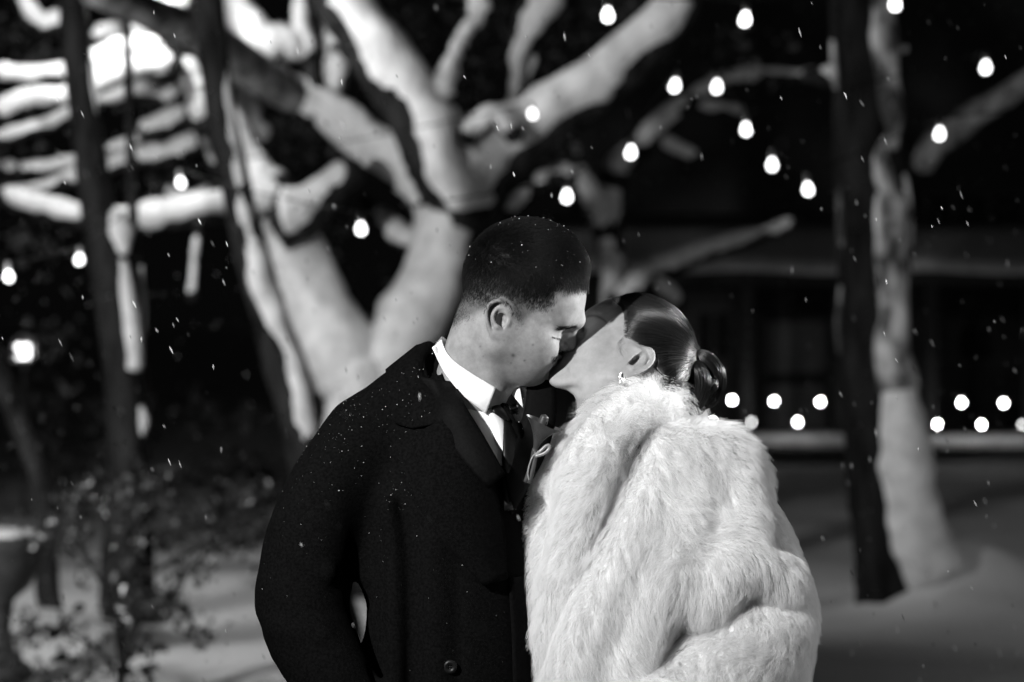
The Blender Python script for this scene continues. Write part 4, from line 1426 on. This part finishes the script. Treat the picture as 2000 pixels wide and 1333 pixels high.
bvh = BVHTree.FromPolygons(Vh.tolist(), Qh.tolist())
BUN = np.array([1350, 716, 14.0])
P, N = scatter(Vh, Qh, 11000, 1 + 3 * np.exp(-((Vh[:, 0] - 1212) / 22) ** 2))
ok = P[:, 2] < 110
P, N = P[ok][:5600], N[ok][:5600]
st = np.empty((len(P), 9, 3))
for i in range(len(P)):
    p = Vector(P[i])
    n_ = Vector(N[i])
    lift = RNG.random() * 1.6 + 0.2
    for k in range(9):
        st[i, k] = p + n_ * lift
        to = Vector(BUN) - p
        dl = to.length
        to = to + Vector((0, 0, 0))
        to -= n_ * to.dot(n_)
        if to.length < 1e-6:
            to = Vector((1, 0, 0))
        to.normalize()
        hit = bvh.find_nearest(p + to * min(9, max(dl - 18, 0.5)))
        if hit[0] is not None:
            p, n_ = hit[0], hit[1]
            if n_.dot(Vector(st[i, k]) - p) < -20:
                n_ = -n_
curves_obj("hair_strands", fig(st), 0.00022, 0.00010, M_HAIR_W, hair_w)
fly = []
Pf, Nf = scatter(Vh, Qh, 160, (Vh[:, 1] < 690) * (Vh[:, 2] < 120) * 1.0)
for p, n_ in zip(Pf, Nf):
    d_ = unit(BUN - p + RNG.normal(size=3) * 40)
    L_ = RNG.uniform(14, 34)
    fly.append(np.stack([p + d_ * L_ * t_ + n_ * (1 + RNG.uniform(2, 7) * math.sin(3.0 * t_)) for t_ in np.linspace(0, 1, 6)]))
curves_obj("flyaway_hairs", fig(np.array(fly)), 0.00007, 0.00004, M_HAIR_W, hair_w)
# wisps in front of the ear
wi = []
for k in range(11):
    x, y = 1217 + RNG.normal() * 2.5, 662 + RNG.normal() * 4
    cx = RNG.uniform(1, 12)
    q = np.array([(x, y, 0), (x - 8, y + 7, 0), (x - 11 + 0.3 * cx, y + 15, 0), (x - 9 + 0.6 * cx, y + 24, 0), (x - 6 + cx, y + 32, 0)])
    q[:, 2] = np.nan_to_num(FW.front(q[:, 0], q[:, 1]), nan=-40) - np.array([0.5, 2, 2.5, 2, 1])
    wi.append(q)
curves_obj("baby_hairs", fig(np.array(wi)), 0.00008, 0.00004, M_HAIR_W, hair_w)

# the bun: coiled locks, each wrapped in strands
bun_locks = [
    [(1346, 704, 8), (1372, 704, -8), (1392, 722, -12), (1396, 748, -10), (1386, 772, -4), (1372, 784, 10)],
    [(1340, 712, 6), (1358, 722, -26), (1368, 746, -34), (1362, 772, -28), (1350, 790, -8)],
    [(1340, 722, 12), (1342, 744, -20), (1344, 768, -24), (1352, 788, -10), (1366, 792, 8)],
    [(1392, 736, -18), (1386, 752, -30), (1372, 760, -32), (1380, 746, -34), (1390, 744, -28)],
    [(1350, 716, 30), (1376, 722, 44), (1390, 748, 40), (1376, 776, 40), (1354, 780, 34)],
]
bun_locks = [[(1350 + (x - 1350) * 1.1, 722 + (y - 722) * 1.12, z) for x, y, z in L_] for L_ in bun_locks]
radii = [[14, 17, 16, 16, 15, 10], [14, 17, 17, 16, 11], [14, 17, 17, 15, 10], [8, 9, 9, 8, 6], [14, 20, 20, 20, 14]]
FBn = Field((1310, 680, -70), (1425, 815, 80), 2.0)
FBn.ell((1362, 748, 8), (36, 44, 34), rot=-20, k=4)
bs = []
for L_, R_ in zip(bun_locks, radii):
    FBn.chain(L_, R_, k=3)
    n = 14
    C = catmull(L_, n)
    rr = np.interp(np.linspace(0, 1, n), np.linspace(0, 1, len(R_)), R_)
    T, A, B = frames(C)
    for k in range(300):
        a0 = RNG.uniform(0, 2 * math.pi)
        tw = RNG.normal() * 0.25 + 0.9
        sc = RNG.uniform(0.95, 1.09)
        s = a0 + np.linspace(0, 1, n) * tw
        bs.append(C + (np.cos(s)[:, None] * A + np.sin(s)[:, None] * B) * (rr * sc)[:, None])
Vn, Qn = FBn.mesh()
bun = mesh_obj("hair_bun", fig(Vn), Qn, M_HAIR_BASE, woman)
for k in range(26):                                                      # stray hairs round the edge
    a0 = RNG.uniform(-1.2, 1.5)
    s = a0 + np.linspace(0, RNG.uniform(0.5, 1.1), 14)
    r_ = RNG.uniform(46, 54)
    bs.append(np.stack([1362 + 0.92 * r_ * np.cos(s), 748 + 1.02 * r_ * np.sin(s), np.full(14, RNG.uniform(-20, 20))], 1))
curves_obj("bun_strands", fig(np.array(bs)), 0.00022, 0.00010, M_HAIR_W, bun)

# earring: a small hoop with a drop
def on_w(u, v, off):
    return float(np.nan_to_num(FW.front(np.array([float(u)]), np.array([float(v)]))[0], nan=-60)) - off


ew = on_w(1212, 728, 4)
parts = [tube(fig([(1209, 726, ew), (1205, 730, ew - 6), (1207, 738, ew - 9), (1213, 740, ew - 6), (1214, 733, ew - 1)]), [0.0011] * 5, seg=8),
         tube(fig([(1207, 739, ew - 9), (1206, 746, ew - 9), (1205, 750, ew - 8)]), [0.0008, 0.0017, 0.0006], seg=8),
         tube(fig([(1210, 735, ew - 9), (1212, 742, ew - 10), (1213, 748, ew - 9)]), [0.0008, 0.0017, 0.0006], seg=8)]
mesh_obj("earring", *join(parts), M_SILVER, woman)

# ---- fur coat: a shell of soft rolls, then the pile
def sculpt_fur():
    f = Field((990, 720, -330), (1640, 1560, 280), 5.0)
    f.ell((1292, 1140, 30), (228, 320, 200), rot=-10, k=10)
    f.ell((1330, 1380, 20), (230, 240, 210), k=40)
    f.cap((1270, 850, 50), (1390, 960, 40), 75, 110, k=40)
    # far front edge against the man
    f.chain([(1158, 838, 60), (1104, 900, 40), (1075, 990, 10), (1072, 1090, -20), (1082, 1190, -40), (1095, 1300, -60), (1110, 1420, -60)],
            [28, 34, 38, 40, 42, 42, 40], k=14)
    # shawl collar: round the nape, down to the breast
    f.chain([(1330, 826, 80), (1316, 806, 30), (1282, 790, -40), (1230, 802, -88), (1186, 838, -122), (1152, 890, -148), (1136, 960, -170), (1120, 1040, -176), (1096, 1130, -170),
             (1082, 1220, -150)], [36, 44, 48, 50, 52, 54, 52, 44, 36, 30], k=12)
    f.chain([(1232, 850, -190), (1208, 930, -205), (1180, 1000, -215), (1146, 1080, -222)], [20, 26, 26, 18], k=16, op='sub')
    # long folds across the body
    f.chain([(1290, 880, -110), (1258, 980, -170), (1208, 1090, -200), (1150, 1200, -205), (1120, 1330, -200)], [44, 52, 54, 54, 56], k=30)
    f.chain([(1345, 880, -95), (1330, 990, -160), (1290, 1100, -205), (1240, 1210, -215), (1200, 1330, -215)], [46, 54, 58, 52, 50], k=30)
    f.chain([(1400, 890, -70), (1420, 1000, -130), (1400, 1090, -180), (1360, 1150, -200)], [52, 62, 66, 56], k=36)
    # shoulder, upper arm, elbow, forearm
    f.chain([(1375, 912, -10), (1420, 990, -40), (1462, 1075, -70), (1490, 1150, -90)], [60, 72, 78, 76], k=22)
    f.chain([(1350, 1060, -190), (1430, 1075, -185), (1490, 1120, -160)], [38, 44, 50], k=18)
    f.chain([(1494, 1190, -95), (1455, 1240, -165), (1385, 1295, -205), (1315, 1345, -215)], [80, 88, 90, 80], k=14)
    f.chain([(1495, 1225, -80), (1465, 1330, -120), (1430, 1420, -140)], [78, 84, 90], k=18)
    f.chain([(1300, 1320, -250), (1230, 1335, -250), (1180, 1380, -240)], [50, 44, 40], k=12)
    f.cap((1340, 1360, -180), (1450, 1400, -160), 80, 90, k=20)
    # creases
    for P_, r_, k_ in (([(1458, 1118, -250), (1420, 1160, -255), (1376, 1200, -268), (1310, 1232, -290)], 9, 12),
                       ([(1405, 970, -215), (1390, 1000, -235), (1360, 1060, -258)], 5, 14),
                       ([(1400, 1350, -260), (1440, 1290, -235), (1500, 1270, -190)], 6, 14)):
        f.chain(P_, [r_] * len(P_), k=k_, op='sub')
    # neck opening
    f.cap((1225, 640, 30), (1190, 800, 20), 60, 64, k=8, op='sub')
    f.cap((1150, 780, 0), (1130, 850, -30), 40, 22, k=8, op='sub')
    return f


FF = sculpt_fur()
V, Q = FF.mesh()
fur_base = mesh_obj("fur_coat", fig(V), Q, M_FUR_BASE, woman)


def vnoise(P, f, seed):
    return np.stack([wob(P, f, seed + k) for k in range(3)], 1)


def make_fur(V, Q, n, seed):
    vn = normals(V, Q)
    wgt = np.where((vn[:, 2] < 0.65) | (V[:, 1] < 960), 1.0, 0.35) * (V[:, 1] < 1420)
    wgt = wgt + 0.15 * (V[:, 1] >= 1420)
    P, N = scatter(V, Q, n, wgt)
    ang = np.stack([P[:, 0] - 1290, P[:, 1] * 0, P[:, 2] - 0], 1)
    flow = np.array([0.0, 1.0, 0.0]) + 0.35 * unit(ang)
    # the sleeve's pile runs along the forearm, the collar's outwards
    sl = np.clip(1 - np.abs((P[:, 1] - 1250) / 90), 0, 1) * (P[:, 0] > 1300) * (P[:, 2] < -120)
    flow = flow * (1 - 0.7 * sl[:, None]) + 0.7 * sl[:, None] * np.array([-0.75, 0.5, 0])
    colr = np.exp(-((P[:, 1] - 800) / 70) ** 2)[:, None] * (P[:, 0] > 1150)[:, None]
    flow = flow + colr * unit(np.stack([P[:, 0] - 1230, (P[:, 1] - 870) * 0.8, P[:, 2]], 1)) * 0.9
    flow = flow + 0.55 * vnoise(P, 0.012, 40) + 0.55 * vnoise(P, 0.04, 50) + RNG.normal(size=P.shape) * 0.26
    flow = unit(flow - N * (flow * N).sum(1, keepdims=True))
    ln = 36 * (0.75 + 0.5 * RNG.random(n)) * (1 + 0.2 * wob(P, 0.03, 60))
    up = 0.62 + 0.3 * (wob(P, 0.05, 70) * 0.5 + 0.5) + 0.25 * colr[:, 0]
    t = np.linspace(0, 1, 5)[None, :, None]
    H = P[:, None] - N[:, None] * 2 + (flow[:, None] * (0.55 * t + 0.45 * t * t) + N[:, None] * (up[:, None, None]) * (1.35 * t - 0.75 * t * t)) * ln[:, None, None]
    # clumps: tips lean to a shared neighbour
    nc = n // 26
    kd = kdtree.KDTree(nc)
    for i in range(nc):
        kd.insert(P[i], i)
    kd.balance()
    own = np.array([kd.find(p)[1] for p in P])
    pull = (t ** 1.5) * 0.48
    return H * (1 - pull) + (H[own] + (P - P[own])[:, None] * 0.10) * pull


H = make_fur(V, Q, 140000, 5)
curves_obj("fur_pile", fig(H), 0.00017, 0.00005, M_FUR, fur_base)

# satin gown below the fur, to the ground
gz = [(1210, 1150, 20, 165), (1230, 1420, 30, 190), (1250, 1800, 30, 260), (1270, g - 5, 30, 380)]
GV, GF = [], []
for i, (cu, cv, cw, cr) in enumerate(gz):
    for j in range(48):
        a_ = 2 * math.pi * j / 48
        fold = 1 + 0.05 * math.sin(a_ * 9) * (i + 1) / 2
        GV.append((cu + cr * fold * math.cos(a_), cv, cw + cr * fold * 0.85 * math.sin(a_)))
for i in range(3):
    for j in range(48):
        k = (j + 1) % 48
        GF.append((i * 48 + j, i * 48 + k, (i + 1) * 48 + k, (i + 1) * 48 + j))
mesh_obj("gown", fig(GV), GF, M_GOWN, woman)

# ------------------------------------------------------------------ lily pinned on the coat
fw = float(np.nan_to_num(surfC(np.array([1040.]), np.array([880.]))[0], nan=-110)) - 26
fw = min(fw, float(np.nan_to_num(surfI(np.array([1045.]), np.array([880.]))[0], nan=-110)) - 58)
lily = empty("boutonniere", fig((1040, 900, fw)))
tag(lily, "dark calla lily boutonniere with a ribbon loop pinned on the man's lapel", "boutonniere")
LV, LF = [], []
nu, nv_ = 15, 28
for i in range(nu):
    t_ = i / (nu - 1)
    c = np.array([1042 + 18 * t_, 872 - 52 * t_, fw - 4 - 10 * t_])
    for j in range(nv_):
        a_ = 2 * math.pi * j / nv_
        r_ = 4 + 24 * t_ ** 1.7
        flare = 1 + 0.32 * t_ ** 3 * (math.cos(a_ - 0.2)) ** 2
        lift = -20 * t_ ** 2.5 * (0.5 + 0.5 * math.cos(a_ - 2.4)) + 14 * t_ ** 3 * (0.5 + 0.5 * math.cos(a_ + 0.9))
        q = c + np.array([1, 0.25, 0]) * (r_ * flare * math.cos(a_)) + np.array([0, 0.25, 1]) * (0.62 * r_ * math.sin(a_)) + np.array([0.33, -0.94, 0]) * lift * -0.6
        LV.append(q)
for i in range(nu - 1):
    for j in range(nv_):
        k = (j + 1) % nv_
        LF.append((i * nv_ + j, i * nv_ + k, (i + 1) * nv_ + k, (i + 1) * nv_ + j))
mesh_obj("petal", fig(LV), LF, M_PETAL, lily)
Vs, Fs = tube(fig([(1046, 850, fw - 8), (1056, 822, fw - 14), (1062, 806, fw - 16)]), [0.003, 0.0075, 0.006], seg=12, bump=0.1, bf=300)
mesh_obj("spadix", Vs, Fs, M_PETAL, lily)
for pth in ([(1043, 868, fw - 6), (1036, 900, fw - 6), (1026, 930, fw - 4)], [(1045, 872, fw - 9), (1040, 902, fw - 10), (1033, 932, fw - 8)]):
    mesh_obj("stem", *tube(fig(pth), [0.0042, 0.0036, 0.0036], seg=10), M_PETAL, lily)
loop = [(1043, 880, fw - 14), (1053, 872, fw - 18), (1064, 862, fw - 18), (1070, 861, fw - 18), (1069, 868, fw - 18), (1060, 876, fw - 18), (1044, 881, fw - 15)]
rp = [tube(fig(loop), [0.0016] * 7, seg=8, squash=(1, 1.6)), tube(fig([(1042, 878, fw - 13), (1036, 888, fw - 15), (1030, 910, fw - 14), (1032, 926, fw - 12)]), [0.0013] * 4, seg=8)]
mesh_obj("ribbon", *join(rp), M_RIBBON, lily)


# ------------------------------------------------------------------ melted snow specks on wool and hair
def specks(name, pts, rmin, rmax, parent, mat=M_SPECK):
    VV, FF_ = [], []
    base = np.array([(1, 0, 0), (-1, 0, 0), (0, 1, 0), (0, -1, 0), (0, 0, 1), (0, 0, -1)], float)
    tri = [(0, 2, 4), (2, 1, 4), (1, 3, 4), (3, 0, 4), (2, 0, 5), (1, 2, 5), (3, 1, 5), (0, 3, 5)]
    for i, p in enumerate(pts):
        r_ = rmin + (rmax - rmin) * RNG.random() ** 4
        q = base * r_ * (0.7 + 0.6 * RNG.random((6, 3)))
        VV.append(q + p)
        FF_ += [tuple(k + 6 * i for k in t_) for t_ in tri]
    o = mesh_obj(name, fig(np.vstack(VV)), FF_, mat, parent, smooth=False)
    return tag(o, kind="stuff")


Vc, Qc = FC.mesh()
vnc = normals(Vc, Qc)
wt = (np.clip(-vnc[:, 2] * 0.5 - vnc[:, 1] * 1.2, 0, None) + 0.08) * (Vc[:, 1] < 1400) * (np.exp(-(np.maximum(Vc[:, 1] - 800, 0) / 260) ** 2) + 0.12)
P, N = scatter(Vc, Qc, 900, wt * (wob(Vc, 0.03, 9) + 1.0).clip(0.1))
specks("snow_specks", P + N * 1.5, 0.25, 1.05, coat)
P2 = np.stack([RNG.uniform(760, 900, 160), RNG.uniform(690, 1000, 160), np.zeros(160)], 1)
w2 = surfC(P2[:, 0], P2[:, 1]) - 17
P2[:, 2] = w2
specks("snow_specks", P2[~np.isnan(w2)], 0.25, 1.1, coat)
Vm, Qm = FM.mesh()
hm = in_poly(Vm[:, :2], HAIR_POLY) & (Vm[:, 1] < 545)
P, N = scatter(Vm, Qm, 100, hm * np.clip(1.4 - (Vm[:, 1] - 420) / 110, 0.05, None))
specks("snow_specks", P + N * 14, 0.3, 1.1, man_body)

# ------------------------------------------------------------------ falling snow
def flakes(n):
    VV, FF_ = [], []
    r = np.random.default_rng(77)
    base = np.array([(1, 0, 0), (-1, 0, 0), (0, 1, 0), (0, -1, 0), (0, 0, 1), (0, 0, -1)], float)
    tri = [(0, 2, 4), (2, 1, 4), (1, 3, 4), (3, 0, 4), (2, 0, 5), (1, 2, 5), (3, 1, 5), (0, 3, 5)]
    k = 0
    while k < n:
        Y = 2.9 + 8.5 * r.random() ** 0.8 if k > 70 else r.uniform(1.7, 2.7)
        u, v = r.uniform(-100, 2100), r.uniform(-100, 1400)
        p = np.array(at(u, v, Y))
        if abs(Y - 3.6) < 0.5 and 450 < u < 1650 and v > 380:
            continue
        s = r.uniform(0.0007, 0.0014) * (0.7 + 0.1 * Y)
        q = base * np.array([s, s, s * r.uniform(2.5, 5.5)]) * r.uniform(0.75, 1.25, (6, 3))
        q[:, 0] += q[:, 2] * r.uniform(-0.65, -0.05)
        VV.append(q + p)
        FF_ += [tuple(i + 6 * k for i in t) for t in tri]
        k += 1
    return np.vstack(VV), FF_


M_FLAKE = noise_mat("snowflake", 0.28, 0.4, 200, 0.7)
V, F = flakes(2400)
tag(mesh_obj("falling_snow", V, F, M_FLAKE, smooth=False), kind="stuff")
